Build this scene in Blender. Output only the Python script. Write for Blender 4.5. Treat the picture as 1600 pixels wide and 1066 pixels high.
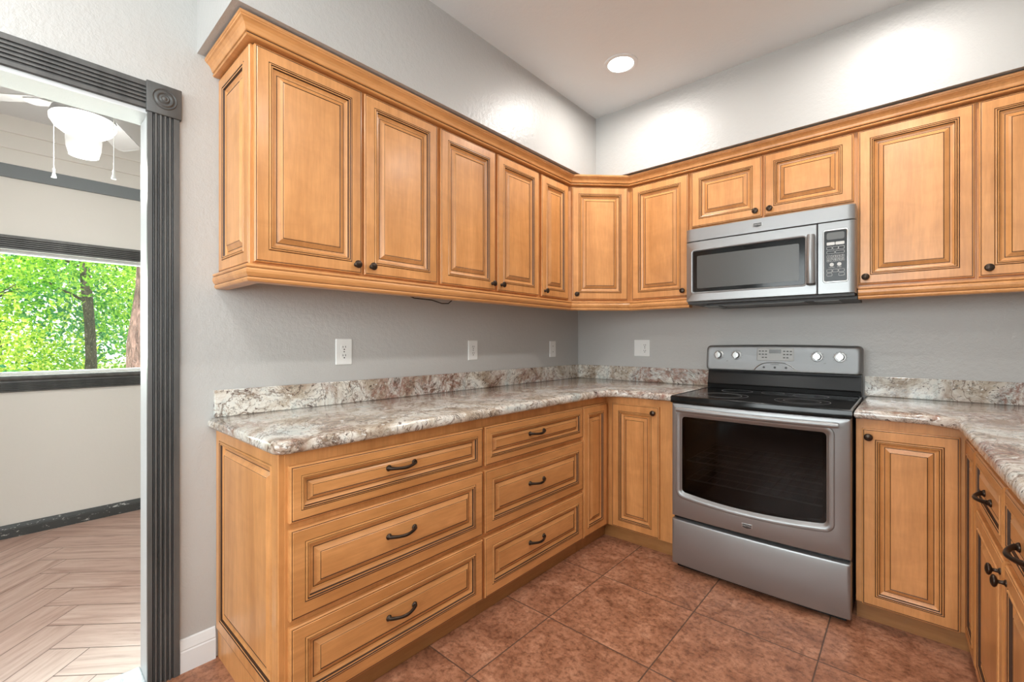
import bpy, bmesh, math, random
from mathutils import Vector, Matrix
PI = math.pi
S = bpy.context.scene
for o in list(bpy.data.objects):
    bpy.data.objects.remove(o)
C = S.collection

# ------------------------------------------------------------------ camera, world, exposure
cam_d = bpy.data.cameras.new('camera'); cam = bpy.data.objects.new('camera', cam_d); C.objects.link(cam)
cam.location = (1.97, -3.016, 1.20)
cam.rotation_euler = (PI/2, 0, math.radians(41.58))
cam_d.sensor_fit = 'HORIZONTAL'; cam_d.sensor_width = 36.0
cam_d.lens = 36.0*697.2/1600
cam_d.clip_start = 0.02
S.camera = cam
S.view_settings.view_transform = 'Standard'; S.view_settings.look = 'None'
S.view_settings.exposure = 0.15; S.view_settings.gamma = 1.0; S.view_settings.use_curve_mapping = False

W = bpy.data.worlds.new('sky'); S.world = W; W.use_nodes = True
bg = W.node_tree.nodes['Background']
bg.inputs[0].default_value = (0.93, 0.96, 1.0, 1); bg.inputs[1].default_value = 2.2

sun_d = bpy.data.lights.new('sun', 'SUN'); sun = bpy.data.objects.new('sun', sun_d); C.objects.link(sun)
sun_d.energy = 10.0; sun_d.angle = 0.02; sun_d.color = (1.0, 0.95, 0.85)
sun.rotation_euler = (math.radians(40), 0, math.radians(25)); sun.location = (-4, -8, 8)

def area(name, loc, rot, sx, sy, power, col=(1, 1, 1), disk=False):
    d = bpy.data.lights.new(name, 'AREA'); d.shape = 'DISK' if disk else 'RECTANGLE'
    d.size = sx; d.size_y = sy; d.energy = power; d.color = col
    o = bpy.data.objects.new(name, d); C.objects.link(o); o.location = loc; o.rotation_euler = rot
    return o
CAN = (1.0, 0.965, 0.92)
CAN_POWER = 8.0
# added fill lamps outside the unseen rear and side windows of the kitchen
area('fill_rear', (1.25, -5.62, 1.7), (PI/2, 0, 0), 1.9, 1.5, 80, (0.93, 0.97, 1.0))
area('fill_right', (2.93, -4.1, 1.75), (0, PI/2, 0), 1.4, 1.9, 58, (0.93, 0.97, 1.0))
area('daylight_sunroom', (-2.35, -2.9, 1.37), (0, -PI/2, 0), 0.7, 1.9, 44, (0.95, 1.0, 0.97))

# ------------------------------------------------------------------ node helpers
def mat(name):
    m = bpy.data.materials.new(name); m.use_nodes = True
    nt = m.node_tree; b = nt.nodes['Principled BSDF']
    return m, nt, b
def N(nt, t, **kw):
    n = nt.nodes.new(t)
    for k, v in kw.items():
        setattr(n, k, v)
    return n
def noise(nt, vec, scale, detail=4, rough=0.55, dist=0.0):
    n = N(nt, 'ShaderNodeTexNoise'); n.inputs['Scale'].default_value = scale
    n.inputs['Detail'].default_value = detail; n.inputs['Roughness'].default_value = rough
    n.inputs['Distortion'].default_value = dist
    if vec is not None: nt.links.new(vec, n.inputs['Vector'])
    return n.outputs['Fac']
def ramp(nt, fac, stops):
    r = N(nt, 'ShaderNodeValToRGB'); e = r.color_ramp.elements
    while len(e) < len(stops): e.new(0.5)
    for i, (p, c) in enumerate(stops):
        e[i].position = p; e[i].color = (*c, 1) if len(c) == 3 else c
    nt.links.new(fac, r.inputs[0]); return r.outputs[0]
def mapping(nt, vec, scale=(1, 1, 1), rot=(0, 0, 0), loc=(0, 0, 0)):
    m = N(nt, 'ShaderNodeMapping'); m.inputs['Scale'].default_value = scale
    m.inputs['Rotation'].default_value = rot; m.inputs['Location'].default_value = loc
    nt.links.new(vec, m.inputs['Vector']); return m.outputs[0]
def mixc(nt, fac, a, b, mode='MIX'):
    m = N(nt, 'ShaderNodeMix', data_type='RGBA', blend_type=mode)
    for i, v in ((0, fac), (6, a), (7, b)):
        if isinstance(v, (tuple, float, int)):
            m.inputs[i].default_value = (*v, 1) if isinstance(v, tuple) else v
        else: nt.links.new(v, m.inputs[i])
    return m.outputs[2]
def mth(nt, op, a, b=0.0):
    m = N(nt, 'ShaderNodeMath', operation=op)
    for i, v in ((0, a), (1, b)):
        if isinstance(v, (float, int)): m.inputs[i].default_value = v
        else: nt.links.new(v, m.inputs[i])
    return m.outputs[0]
def bump(nt, b, h, strength, dist=0.01):
    n = N(nt, 'ShaderNodeBump'); n.inputs['Strength'].default_value = strength
    n.inputs['Distance'].default_value = dist
    nt.links.new(h, n.inputs['Height']); nt.links.new(n.outputs[0], b.inputs['Normal'])
def objco(nt, rnd=True):
    t = N(nt, 'ShaderNodeTexCoord').outputs['Object']
    if not rnd: return t
    oi = N(nt, 'ShaderNodeObjectInfo').outputs['Random']
    v = N(nt, 'ShaderNodeVectorMath', operation='SCALE'); v.inputs[0].default_value = (13.1, 7.7, 9.3)
    nt.links.new(oi, v.inputs['Scale'])
    a = N(nt, 'ShaderNodeVectorMath', operation='ADD')
    nt.links.new(t, a.inputs[0]); nt.links.new(v.outputs[0], a.inputs[1]); return a.outputs[0]
def simple(name, col, rough=0.5, metal=0.0, spec=None, emit=None, es=0.0):
    m, nt, b = mat(name)
    b.inputs['Base Color'].default_value = (*col, 1); b.inputs['Roughness'].default_value = rough
    b.inputs['Metallic'].default_value = metal
    if emit: b.inputs['Emission Color'].default_value = (*emit, 1); b.inputs['Emission Strength'].default_value = es
    return m

def wood(name, grain, base=(0.69, 0.322, 0.112)):
    m, nt, b = mat(name); co = objco(nt)
    sc = {'z': (9, 9, 0.9), 'x': (0.9, 9, 9), 'y': (9, 0.9, 9)}[grain]
    v = mapping(nt, co, sc)
    big = noise(nt, v, 1.0, 5, 0.6, 0.6)
    v2 = mapping(nt, co, tuple(s*6 for s in sc)); fine = noise(nt, v2, 2.0, 3, 0.6)
    fig = noise(nt, mapping(nt, co, (5, 5, 9)), 1.2, 3, 0.5, 1.0)
    d = tuple(c*f for c, f in zip(base, (0.80, 0.74, 0.66))); l = tuple(c*f for c, f in zip(base, (1.14, 1.16, 1.24)))
    c1 = ramp(nt, big, [(0.3, d), (0.52, base), (0.72, l)])
    c2 = mixc(nt, 0.22, c1, ramp(nt, fine, [(0.35, (0.55, 0.5, 0.42)), (0.65, (1, 1, 1))]), 'MULTIPLY')
    c3 = mixc(nt, 0.30, c2, ramp(nt, fig, [(0.35, (0.72, 0.66, 0.58)), (0.6, (1, 1, 1))]), 'MULTIPLY')
    nt.links.new(c3, b.inputs['Base Color']); b.inputs['Roughness'].default_value = 0.36
    b.inputs['Coat Weight'].default_value = 0.25; b.inputs['Coat Roughness'].default_value = 0.22
    bump(nt, b, fine, 0.03, 0.002); return m
WOOD = wood('maple_vertical', 'z'); WOODX = wood('maple_horizontal', 'x'); WOODY = wood('maple_depth', 'y')
GLAZE = simple('dark_glaze', (0.050, 0.020, 0.008), 0.5)
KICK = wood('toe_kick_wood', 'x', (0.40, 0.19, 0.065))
BRONZE = simple('oil_rubbed_bronze', (0.055, 0.038, 0.028), 0.32, 0.85)

def wallmat(name, col, bs=0.35, rough=0.5):
    m, nt, b = mat(name); co = N(nt, 'ShaderNodeTexCoord').outputs['Object']
    n1 = noise(nt, co, 150, 3, 0.6); n2 = noise(nt, co, 45, 3, 0.5); n3 = noise(nt, co, 1.1, 3)
    c = mixc(nt, 1.0, col, ramp(nt, n3, [(0.3, (0.95, 0.95, 0.95)), (0.7, (1, 1, 1))]), 'MULTIPLY')
    nt.links.new(c, b.inputs['Base Color']); b.inputs['Roughness'].default_value = rough
    h = mth(nt, 'ADD', n1, mth(nt, 'MULTIPLY', n2, 1.6)); bump(nt, b, h, bs, 0.004); return m
WALL = wallmat('gray_orange_peel_wall', (0.500, 0.492, 0.476), 0.30, 0.33)
CEIL = wallmat('ceiling_paint', (0.80, 0.835, 0.85), 0.12, 0.6)
CREAM = wallmat('sunroom_cream_wall', (0.80, 0.765, 0.72), 0.06, 0.6)
HALLCEIL = wallmat('sunroom_ceiling_white', (0.82, 0.84, 0.86), 0.08, 0.6)
WHITEP = simple('white_trim_paint', (0.76, 0.78, 0.79), 0.4)
JAMBP = wallmat('jamb_pale_paint', (0.62, 0.64, 0.65), 0.12, 0.45)

def trimmat():
    m, nt, b = mat('charcoal_trim_paint'); co = N(nt, 'ShaderNodeTexCoord').outputs['Object']
    n = noise(nt, co, 60, 5, 0.7); st = noise(nt, mapping(nt, co, (6, 6, 1)), 3, 4)
    c = ramp(nt, st, [(0.3, (0.060, 0.059, 0.057)), (0.7, (0.115, 0.113, 0.109))])
    c = mixc(nt, ramp(nt, n, [(0.74, (0, 0, 0)), (0.77, (1, 1, 1))]), c, (0.55, 0.53, 0.50))
    nt.links.new(c, b.inputs['Base Color']); b.inputs['Roughness'].default_value = 0.40; return m
TRIM = trimmat()
def chipped():
    m, nt, b = mat('chipped_dark_baseboard'); co = N(nt, 'ShaderNodeTexCoord').outputs['Object']
    n = noise(nt, mapping(nt, co, (1, 1, 2.5)), 22, 6, 0.75)
    c = mixc(nt, ramp(nt, n, [(0.60, (0, 0, 0)), (0.63, (1, 1, 1))]), (0.055, 0.058, 0.058), (0.55, 0.54, 0.52))
    nt.links.new(c, b.inputs['Base Color']); b.inputs['Roughness'].default_value = 0.4; return m
CHIP = chipped()
BAND = simple('blue_gray_band_paint', (0.20, 0.22, 0.235), 0.45)

def granite():
    m, nt, b = mat('granite'); co = N(nt, 'ShaderNodeTexCoord').outputs['Object']
    wv = N(nt, 'ShaderNodeTexNoise'); wv.inputs['Scale'].default_value = 2.6; wv.inputs['Detail'].default_value = 5
    nt.links.new(co, wv.inputs['Vector'])
    mx = N(nt, 'ShaderNodeVectorMath', operation='SCALE'); mx.inputs['Scale'].default_value = 0.28
    nt.links.new(wv.outputs['Color'], mx.inputs[0])
    ad = N(nt, 'ShaderNodeVectorMath', operation='ADD'); nt.links.new(co, ad.inputs[0]); nt.links.new(mx.outputs[0], ad.inputs[1])
    w = ad.outputs[0]
    n1 = noise(nt, w, 5, 7, 0.68, 0.6)
    base = ramp(nt, n1, [(0.32, (0.25, 0.175, 0.12)), (0.43, (0.50, 0.43, 0.345)), (0.53, (0.74, 0.71, 0.65)), (0.68, (0.52, 0.565, 0.54))])
    # burgundy patches
    p = noise(nt, w, 2.3, 5, 0.6); pm = ramp(nt, p, [(0.53, (0, 0, 0)), (0.63, (.9, .9, .9))])
    sp = noise(nt, w, 34, 4, 0.7)
    base = mixc(nt, mth(nt, 'MULTIPLY', pm, ramp(nt, sp, [(0.36, (0, 0, 0)), (0.60, (1, 1, 1))])), base, (0.27, 0.125, 0.09))
    # brown and black veins: thin bands where a warped noise crosses its middle
    def vein(scale, width, off, col, base, detail=5, amt=1.0):
        v = noise(nt, mapping(nt, w, (1, 1, 1), loc=off), scale, detail, 0.6, 0.8)
        d = mth(nt, 'ABSOLUTE', mth(nt, 'SUBTRACT', v, 0.5))
        f = ramp(nt, d, [(0.0, (amt,)*3), (width, (0, 0, 0))])
        return mixc(nt, f, base, col)
    base = vein(3.6, 0.015, (3, 1, 2), (0.12, 0.062, 0.035), base, 6, 0.85)
    base = vein(8.0, 0.013, (7, 4, 5), (0.22, 0.13, 0.075), base, 5, 0.7)
    base = vein(13.0, 0.014, (1, 8, 3), (0.05, 0.04, 0.035), base, 5, 0.75)
    s2 = noise(nt, w, 60, 3, 0.6)
    base = mixc(nt, ramp(nt, s2, [(0.615, (0, 0, 0)), (0.665, (.9, .9, .9))]), base, (0.085, 0.055, 0.045))
    s3 = noise(nt, mapping(nt, w, loc=(5, 5, 5)), 45, 3, 0.6)
    base = mixc(nt, ramp(nt, s3, [(0.64, (0, 0, 0)), (0.70, (0.9,)*3)]), base, (0.78, 0.77, 0.73))
    nt.links.new(base, b.inputs['Base Color']); b.inputs['Roughness'].default_value = 0.16
    b.inputs['Coat Weight'].default_value = 0.3; b.inputs['Coat Roughness'].default_value = 0.05
    return m
GRAN = granite()

def tilemat():
    m, nt, b = mat('terracotta_tile'); co = N(nt, 'ShaderNodeTexCoord').outputs['Object']
    sep = N(nt, 'ShaderNodeSeparateXYZ'); nt.links.new(co, sep.inputs[0])
    P = 0.4575
    def edge(out, off):
        f = mth(nt, 'FRACT', mth(nt, 'DIVIDE', mth(nt, 'SUBTRACT', out, off-20*P), P))
        return mth(nt, 'MINIMUM', f, mth(nt, 'SUBTRACT', 1.0, f))
    def cell(out, off):
        return mth(nt, 'FLOOR', mth(nt, 'DIVIDE', mth(nt, 'SUBTRACT', out, off-20*P), P))
    e = mth(nt, 'MINIMUM', edge(sep.outputs[0], 0.803), edge(sep.outputs[1], -1.003))
    g = ramp(nt, e, [(0.0034, (1, 1, 1)), (0.0056, (0, 0, 0))])
    cx, cy = cell(sep.outputs[0], 0.803), cell(sep.outputs[1], -1.003)
    cv = N(nt, 'ShaderNodeCombineXYZ'); nt.links.new(mth(nt, 'MULTIPLY', cx, 3.7), cv.inputs[0]); nt.links.new(mth(nt, 'MULTIPLY', cy, 5.3), cv.inputs[1])
    ad = N(nt, 'ShaderNodeVectorMath', operation='ADD'); nt.links.new(co, ad.inputs[0]); nt.links.new(cv.outputs[0], ad.inputs[1])
    n1 = noise(nt, ad.outputs[0], 9, 8, 0.72, 0.5); n2 = noise(nt, ad.outputs[0], 42, 5, 0.7)
    c = ramp(nt, n1, [(0.28, (0.17, 0.066, 0.034)), (0.46, (0.32, 0.140, 0.077)), (0.60, (0.43, 0.205, 0.120)), (0.75, (0.54, 0.30, 0.19))])
    c = mixc(nt, 0.6, c, ramp(nt, n2, [(0.36, (0.36, 0.27, 0.23)), (0.54, (1.18, 1.18, 1.18))]), 'MULTIPLY')
    c = mixc(nt, g, c, (0.095, 0.056, 0.040))
    nt.links.new(c, b.inputs['Base Color'])
    b.inputs['Roughness'].default_value = 0.40
    h = mth(nt, 'SUBTRACT', mth(nt, 'MULTIPLY', n1, 0.25), g); bump(nt, b, h, 0.35, 0.003); return m
TILE = tilemat()
def plankmat():
    m, nt, b = mat('pinkish_wood_tile'); t = N(nt, 'ShaderNodeUVMap').outputs[0]
    n = noise(nt, mapping(nt, t, (2.5, 26, 1)), 1.0, 6, 0.65, 0.6); n2 = noise(nt, mapping(nt, t, (0.7, 2, 1)), 1.0, 3)
    c = ramp(nt, n, [(0.3, (0.42, 0.235, 0.18)), (0.5, (0.62, 0.41, 0.335)), (0.7, (0.72, 0.53, 0.455))])
    c = mixc(nt, 0.5, c, ramp(nt, n2, [(0.35, (0.8, 0.74, 0.70)), (0.65, (1, 1, 1))]), 'MULTIPLY')
    nt.links.new(c, b.inputs['Base Color']); b.inputs['Roughness'].default_value = 0.28; return m
PLANK = plankmat(); GROUT = simple('gray_grout', (0.20, 0.145, 0.12), 0.8)

def steel(name, axis, base=0.34, rough=0.37):
    m, nt, b = mat(name); co = N(nt, 'ShaderNodeTexCoord').outputs['Object']
    sc = {'x': (2, 260, 260), 'z': (260, 260, 2)}[axis]
    n = noise(nt, mapping(nt, co, sc), 1.0, 3, 0.6)
    b.inputs['Base Color'].default_value = (base*.985, base, base*1.01, 1); b.inputs['Metallic'].default_value = 0.74
    r = N(nt, 'ShaderNodeMapRange'); r.inputs[3].default_value = rough-0.03; r.inputs[4].default_value = rough+0.04
    nt.links.new(n, r.inputs[0]); nt.links.new(r.outputs[0], b.inputs['Roughness'])
    b.inputs['Anisotropic'].default_value = 0.5; return m
STEEL = steel('brushed_stainless', 'x')
CHROME = simple('polished_metal', (0.46, 0.46, 0.455), 0.32, 1.0)
BLACKG = simple('black_ceramic_glass', (0.006, 0.006, 0.006), 0.12)
BLACKP = simple('black_enamel', (0.012, 0.012, 0.012), 0.22)
DARKG = simple('dark_gray_metal', (0.06, 0.06, 0.06), 0.5, 0.3)
RING = simple('burner_marking', (0.22, 0.22, 0.22), 0.4)
PLASTIC = simple('white_plastic', (0.80, 0.80, 0.78), 0.35)
SLOT = simple('dark_slot', (0.02, 0.02, 0.02), 0.6)
PRINT = simple('panel_print', (0.62, 0.62, 0.60), 0.5)
INK = simple('dark_print', (0.04, 0.04, 0.04), 0.5)
LCD = simple('display_window', (0.10, 0.10, 0.095), 0.25)
BADGE = simple('badge_enamel', (0.03, 0.03, 0.032), 0.3)

for m_ in (BLACKG, BLACKP): m_.node_tree.nodes['Principled BSDF'].inputs['Specular IOR Level'].default_value = 0.3
def glassmat(name, tint, amount, rough=0.02):
    m, nt, b = mat(name); nt.nodes.remove(b); out = nt.nodes['Material Output']
    tr = N(nt, 'ShaderNodeBsdfTransparent'); tr.inputs[0].default_value = (*tint, 1)
    gl = N(nt, 'ShaderNodeBsdfGlossy'); gl.inputs['Roughness'].default_value = rough
    fr = N(nt, 'ShaderNodeFresnel'); fr.inputs[0].default_value = 1.5
    f = mth(nt, 'MULTIPLY', fr.outputs[0], amount)
    mx = N(nt, 'ShaderNodeMixShader'); nt.links.new(f, mx.inputs[0]); nt.links.new(tr.outputs[0], mx.inputs[1]); nt.links.new(gl.outputs[0], mx.inputs[2])
    nt.links.new(mx.outputs[0], out.inputs[0]); return m
PANE = glassmat('window_glass', (0.97, 0.99, 0.98), 1.0)
OVENG = glassmat('tinted_oven_glass', (0.40, 0.40, 0.40), 0.6, 0.08)
def meshglass():
    m, nt, b = mat('microwave_screen_glass'); co = N(nt, 'ShaderNodeTexCoord').outputs['Object']
    v = mapping(nt, co, (420, 420, 420))
    ch = N(nt, 'ShaderNodeTexChecker'); ch.inputs['Scale'].default_value = 1.0; nt.links.new(v, ch.inputs[0])
    nt.links.new(mixc(nt, ch.outputs[1], (0.035, 0.035, 0.034), (0.11, 0.11, 0.105)), b.inputs['Base Color'])
    b.inputs['Roughness'].default_value = 0.3; return m
MWG = meshglass()

# ------------------------------------------------------------------ mesh helpers
def obj(name, bm, mats, parent=None, smooth=None, loc=None):
    me = bpy.data.meshes.new(name)
    bmesh.ops.remove_doubles(bm, verts=bm.verts, dist=1e-6)
    bmesh.ops.recalc_face_normals(bm, faces=bm.faces)
    bm.to_mesh(me); bm.free()
    if not isinstance(mats, (list, tuple)): mats = [mats]
    for m in mats: me.materials.append(m)
    o = bpy.data.objects.new(name, me); C.objects.link(o)
    if smooth:
        me.shade_smooth()
        try: me.set_sharp_from_angle(angle=math.radians(smooth))
        except Exception: pass
    if parent: o.parent = parent
    if loc: o.location = loc
    return o
def tag(o, label, cat, group=None, kind=None):
    o['label'] = label; o['category'] = cat
    if group: o['group'] = group
    if kind: o['kind'] = kind
    return o
def thing(name, label, cat, loc=(0, 0, 0), rotz=0.0, group=None):
    o = bpy.data.objects.new(name, None); C.objects.link(o); o.empty_display_size = 0.1
    o.location = loc; o.rotation_euler = (0, 0, rotz); return tag(o, label, cat, group)
def struct(name, bm, m, **kw):
    o = obj(name, bm, m, **kw); o['kind'] = 'structure'; return o
def BM(): return bmesh.new()
def box(bm, x0, x1, y0, y1, z0, z1, mi=0, bev=0.0):
    r = bmesh.ops.create_cube(bm, size=1.0)
    vs = r['verts']
    for v in vs:
        v.co = Vector((x0+(v.co.x+.5)*(x1-x0), y0+(v.co.y+.5)*(y1-y0), z0+(v.co.z+.5)*(z1-z0)))
    fs = set(f for v in vs for f in v.link_faces)
    for f in fs: f.material_index = mi
    if bev > 0:
        es = list(set(e for v in vs for e in v.link_edges))
        rr = bmesh.ops.bevel(bm, geom=es, offset=bev, segments=2, affect='EDGES', profile=0.5)
        for f in rr['faces']: f.material_index = mi
    return bm
def loops(bm, rings, mis=None, cap0=True, cap1=True, closed=True):
    """bridge successive vertex rings (lists of points)"""
    vr = [[bm.verts.new(p) for p in r] for r in rings]
    n = len(vr[0])
    for i in range(len(vr)-1):
        for k in range(n if closed else n-1):
            a, b_ = vr[i], vr[i+1]
            try:
                f = bm.faces.new((a[k], a[(k+1) % n], b_[(k+1) % n], b_[k]))
                f.material_index = mis[i] if mis else 0
            except ValueError: pass
    if cap0:
        f = bm.faces.new(vr[0][::-1]); f.material_index = mis[0] if mis else 0
    if cap1 == 'strip':
        strip_cap(bm, vr[-1], mis[-1] if mis else 0)
    elif cap1:
        f = bm.faces.new(vr[-1]); f.material_index = mis[-1] if mis else 0
    return vr
def strip_cap(bm, vs, mi=0):
    """fill a bowed panel outline (x across, z up) with a strip of triangles from its lower to its upper chain"""
    zs = [v.co.z for v in vs]; zm = (min(zs)+max(zs))/2; n = len(vs)
    i0 = next(i for i in range(n) if vs[i].co.z < zm and vs[i-1].co.z >= zm)
    r = vs[i0:]+vs[:i0]; k = sum(1 for v in r if v.co.z < zm)
    lo, up = r[:k], r[k:][::-1]; a = b_ = 0
    while a < len(lo)-1 or b_ < len(up)-1:
        if b_ == len(up)-1 or (a < len(lo)-1 and lo[a+1].co.x <= up[b_+1].co.x):
            f = (lo[a], lo[a+1], up[b_]); a += 1
        else:
            f = (lo[a], up[b_+1], up[b_]); b_ += 1
        try: bm.faces.new(f).material_index = mi
        except ValueError: pass
def lathe(bm, prof, seg=24, M=None, mi=0, caps=True):
    """prof list of (radius, height); axis +Z then transformed by M"""
    M = M or Matrix.Identity(4); rings = []
    for r, h in prof:
        rings.append([M @ Vector((max(r, 1e-5)*math.cos(2*PI*k/seg), max(r, 1e-5)*math.sin(2*PI*k/seg), h)) for k in range(seg)])
    loops(bm, rings, [mi]*(len(rings)), caps, caps)
def tube(bm, pts, rad, seg=10, mi=0, flat=1.0):
    """rad a number or a list; flat squashes along the local side axis"""
    pts = [Vector(p) for p in pts]; n = len(pts); rings = []
    up = Vector((0, 0, 1))
    for i, p in enumerate(pts):
        t = (pts[min(i+1, n-1)]-pts[max(i-1, 0)]).normalized()
        u = up if abs(t.dot(up)) < .95 else Vector((0, 1, 0))
        s = t.cross(u).normalized(); w = s.cross(t).normalized()
        r = rad[i] if isinstance(rad, (list, tuple)) else rad
        rings.append([p+s*(r*math.cos(2*PI*k/seg)*flat)+w*(r*math.sin(2*PI*k/seg)) for k in range(seg)])
    loops(bm, rings, [mi]*len(rings))
def polyprism(bm, pts, z0, z1, mi=0):
    loops(bm, [[(x, y, z0) for x, y in pts], [(x, y, z1) for x, y in pts]], [mi, mi])
def sweep(bm, path, prof, mis=None):
    """path: 2D polyline, outward = right-hand side of travel; prof: closed loop of (out, z)"""
    P = [Vector(p) for p in path]; n = len(P); nr = []
    for i in range(n-1):
        d = (P[i+1]-P[i]).normalized(); nr.append(Vector((d.y, -d.x)))
    offs = []
    for i in range(n):
        if i == 0: m = nr[0]
        elif i == n-1: m = nr[-1]
        else:
            m = nr[i-1]+nr[i]; m = m/(m.length_squared)*2
        offs.append(m)
    k = len(prof)
    V = [[bm.verts.new((P[i].x+offs[i].x*o, P[i].y+offs[i].y*o, z)) for o, z in prof] for i in range(n)]
    for i in range(n-1):
        for j in range(k):
            f = bm.faces.new((V[i][j], V[i+1][j], V[i+1][(j+1) % k], V[i][(j+1) % k]))
            f.material_index = mis[j] if mis else 0
    bm.faces.new(V[0]); bm.faces.new(V[-1][::-1])
def rrect(x0, x1, z0, z1, r, ns=8, nc=5, sag=0.0):
    """rounded rectangle points (x,z), counter-clockwise from the bottom left; sag bows the bottom side down"""
    pts = []
    cs = [((x1-r, z0+r), -90), ((x1-r, z1-r), 0), ((x0+r, z1-r), 90), ((x0+r, z0+r), 180)]
    st = [((x0+r, z0), (x1-r, z0)), ((x1, z0+r), (x1, z1-r)), ((x1-r, z1), (x0+r, z1)), ((x0, z1-r), (x0, z0+r))]
    for q in range(4):
        a, b_ = st[q]
        for i in range(ns):
            t = i/ns; pts.append((a[0]+(b_[0]-a[0])*t, a[1]+(b_[1]-a[1])*t))
        (cx, cz), a0 = cs[q]
        for i in range(nc):
            an = math.radians(a0+90*i/nc); pts.append((cx+r*math.cos(an), cz+r*math.sin(an)))
    if sag:
        xc, hw = (x0+x1)/2, (x1-x0)/2; zm = (z0+z1)/2
        pts = [(x, z-sag*(1-((x-xc)/hw)**2)*(1 if z < zm else 0)) for x, z in pts]
    return pts
def text_mesh(name, s, size, M, mat_, parent, depth=0.0003):
    cu = bpy.data.curves.new(name, 'FONT'); cu.body = s; cu.size = size; cu.extrude = depth
    cu.align_x = 'CENTER'; cu.align_y = 'CENTER'
    t = bpy.data.objects.new(name+'_tmp', cu); C.objects.link(t)
    dg = bpy.context.evaluated_depsgraph_get(); dg.update()
    me = bpy.data.meshes.new_from_object(t.evaluated_get(dg)); bpy.data.objects.remove(t); bpy.data.curves.remove(cu)
    me.transform(M); me.materials.clear(); me.materials.append(mat_)
    o = bpy.data.objects.new(name, me); C.objects.link(o); o.parent = parent; return o

# raised-panel front.  local frame: x right-to-left does not matter, +y is outward, z up
PROF = [(0.0, 0.0, 0), (0.0, 0.0145, 0), (0.002, 0.0168, 0), (0.0046, 0.0178, 1), (0.0068, 0.0176, 0), (0.0085, 0.0190, 0),
        (0.0430, 0.0190, 1), (0.0452, 0.0172, 0), (0.0470, 0.0210, 0), (0.0500, 0.0212, 1), (0.0523, 0.0176, 0),
        (0.0540, 0.0200, 0), (0.0568, 0.0190, 1), (0.0592, 0.0125, 0), (0.0660, 0.0078, 0), (0.0725, 0.0062, 1), (0.0748, 0.0066, 0),
        (0.0830, 0.0112, 0), (0.0908, 0.0168, 1), (0.0931, 0.0156, 0), (0.0945, 0.0168, 0)]
def panel_bm(w, h, s=1.0, bm=None, M=None):
    bm = bm or BM(); M = M or Matrix.Identity(4)
    mx = min(w, h)/2-0.004
    k = min(s, mx/0.0945)
    rings = []
    for i, d, m_ in PROF:
        ii = i*k if i > 0.01 else i
        rings.append([M @ Vector(p) for p in ((ii, d, ii), (w-ii, d, ii), (w-ii, d, h-ii), (ii, d, h-ii))])
    loops(bm, rings, [p[2] for p in PROF])
    return bm
def front(name, x0, x1, y, z0, z1, parent, s=1.0, horiz=False):
    bm = panel_bm(x1-x0, z1-z0, s)
    bmesh.ops.translate(bm, verts=bm.verts, vec=(0, 0, 0))
    o = obj(name, bm, [WOODX if horiz else WOOD, GLAZE], parent, loc=(x0, y, z0))
    return o
def knob_bm():
    bm = BM(); M = Matrix.Rotation(-PI/2, 4, 'X')      # axis to +y
    lathe(bm, [(0.0085, 0), (0.0085, 0.002), (0.0055, 0.004), (0.0042, 0.010), (0.0048, 0.014), (0.0125, 0.017), (0.0155, 0.0205),
               (0.0150, 0.0235), (0.0120, 0.0262), (0.0105, 0.0262), (0.0075, 0.0278), (0.0, 0.0285)], 20, M)
    return bm
def pull_bm():
    bm = BM(); h = 0.054
    pts = []; rad = []
    for i in range(17):
        t = -1+i/8; x = h*t; y = 0.007+0.021*math.cos(t*PI/2)**.8; z = -0.0035*math.cos(t*PI/2)
        pts.append((x, y, z)); rad.append(0.0050+0.0024*abs(t)**3+0.0010*(1-abs(t))**2)
    tube(bm, pts, rad, 10)
    M = Matrix.Rotation(-PI/2, 4, 'X')
    for s in (-1, 1):
        lathe(bm, [(0.0105, 0), (0.0112, 0.002), (0.0095, 0.005), (0.0060, 0.008), (0.0040, 0.011)], 18, Matrix.Translation((s*h, 0, 0)) @ M)
        lathe(bm, [(0.0066, -.003), (0.0072, 0.0), (0.0066, 0.003)], 14, Matrix.Translation((s*0.017, 0.029, -.0075)) @ Matrix.Rotation(PI/2, 4, 'Y')) if False else None
    return bm
_kn = {}
def place(kind, door, x, z, w, h):
    """a knob or a pull as the child of a door or drawer front, local to it"""
    if kind not in _kn:
        me = obj('tmp', knob_bm() if kind == 'knob' else pull_bm(), BRONZE, None, smooth=50)
        _kn[kind] = me.data; bpy.data.objects.remove(me)
    o = bpy.data.objects.new('knob' if kind == 'knob' else 'pull_handle', _kn[kind]); C.objects.link(o); o.parent = door
    inc = min(x, w-x, z, h-z)
    o.location = (x, 0.0190 if inc < 0.0945 and kind == 'knob' else 0.0168, z)
    o['label'] = 'dark bronze knob' if kind == 'knob' else 'dark bronze bow pull'
    return o

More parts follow.
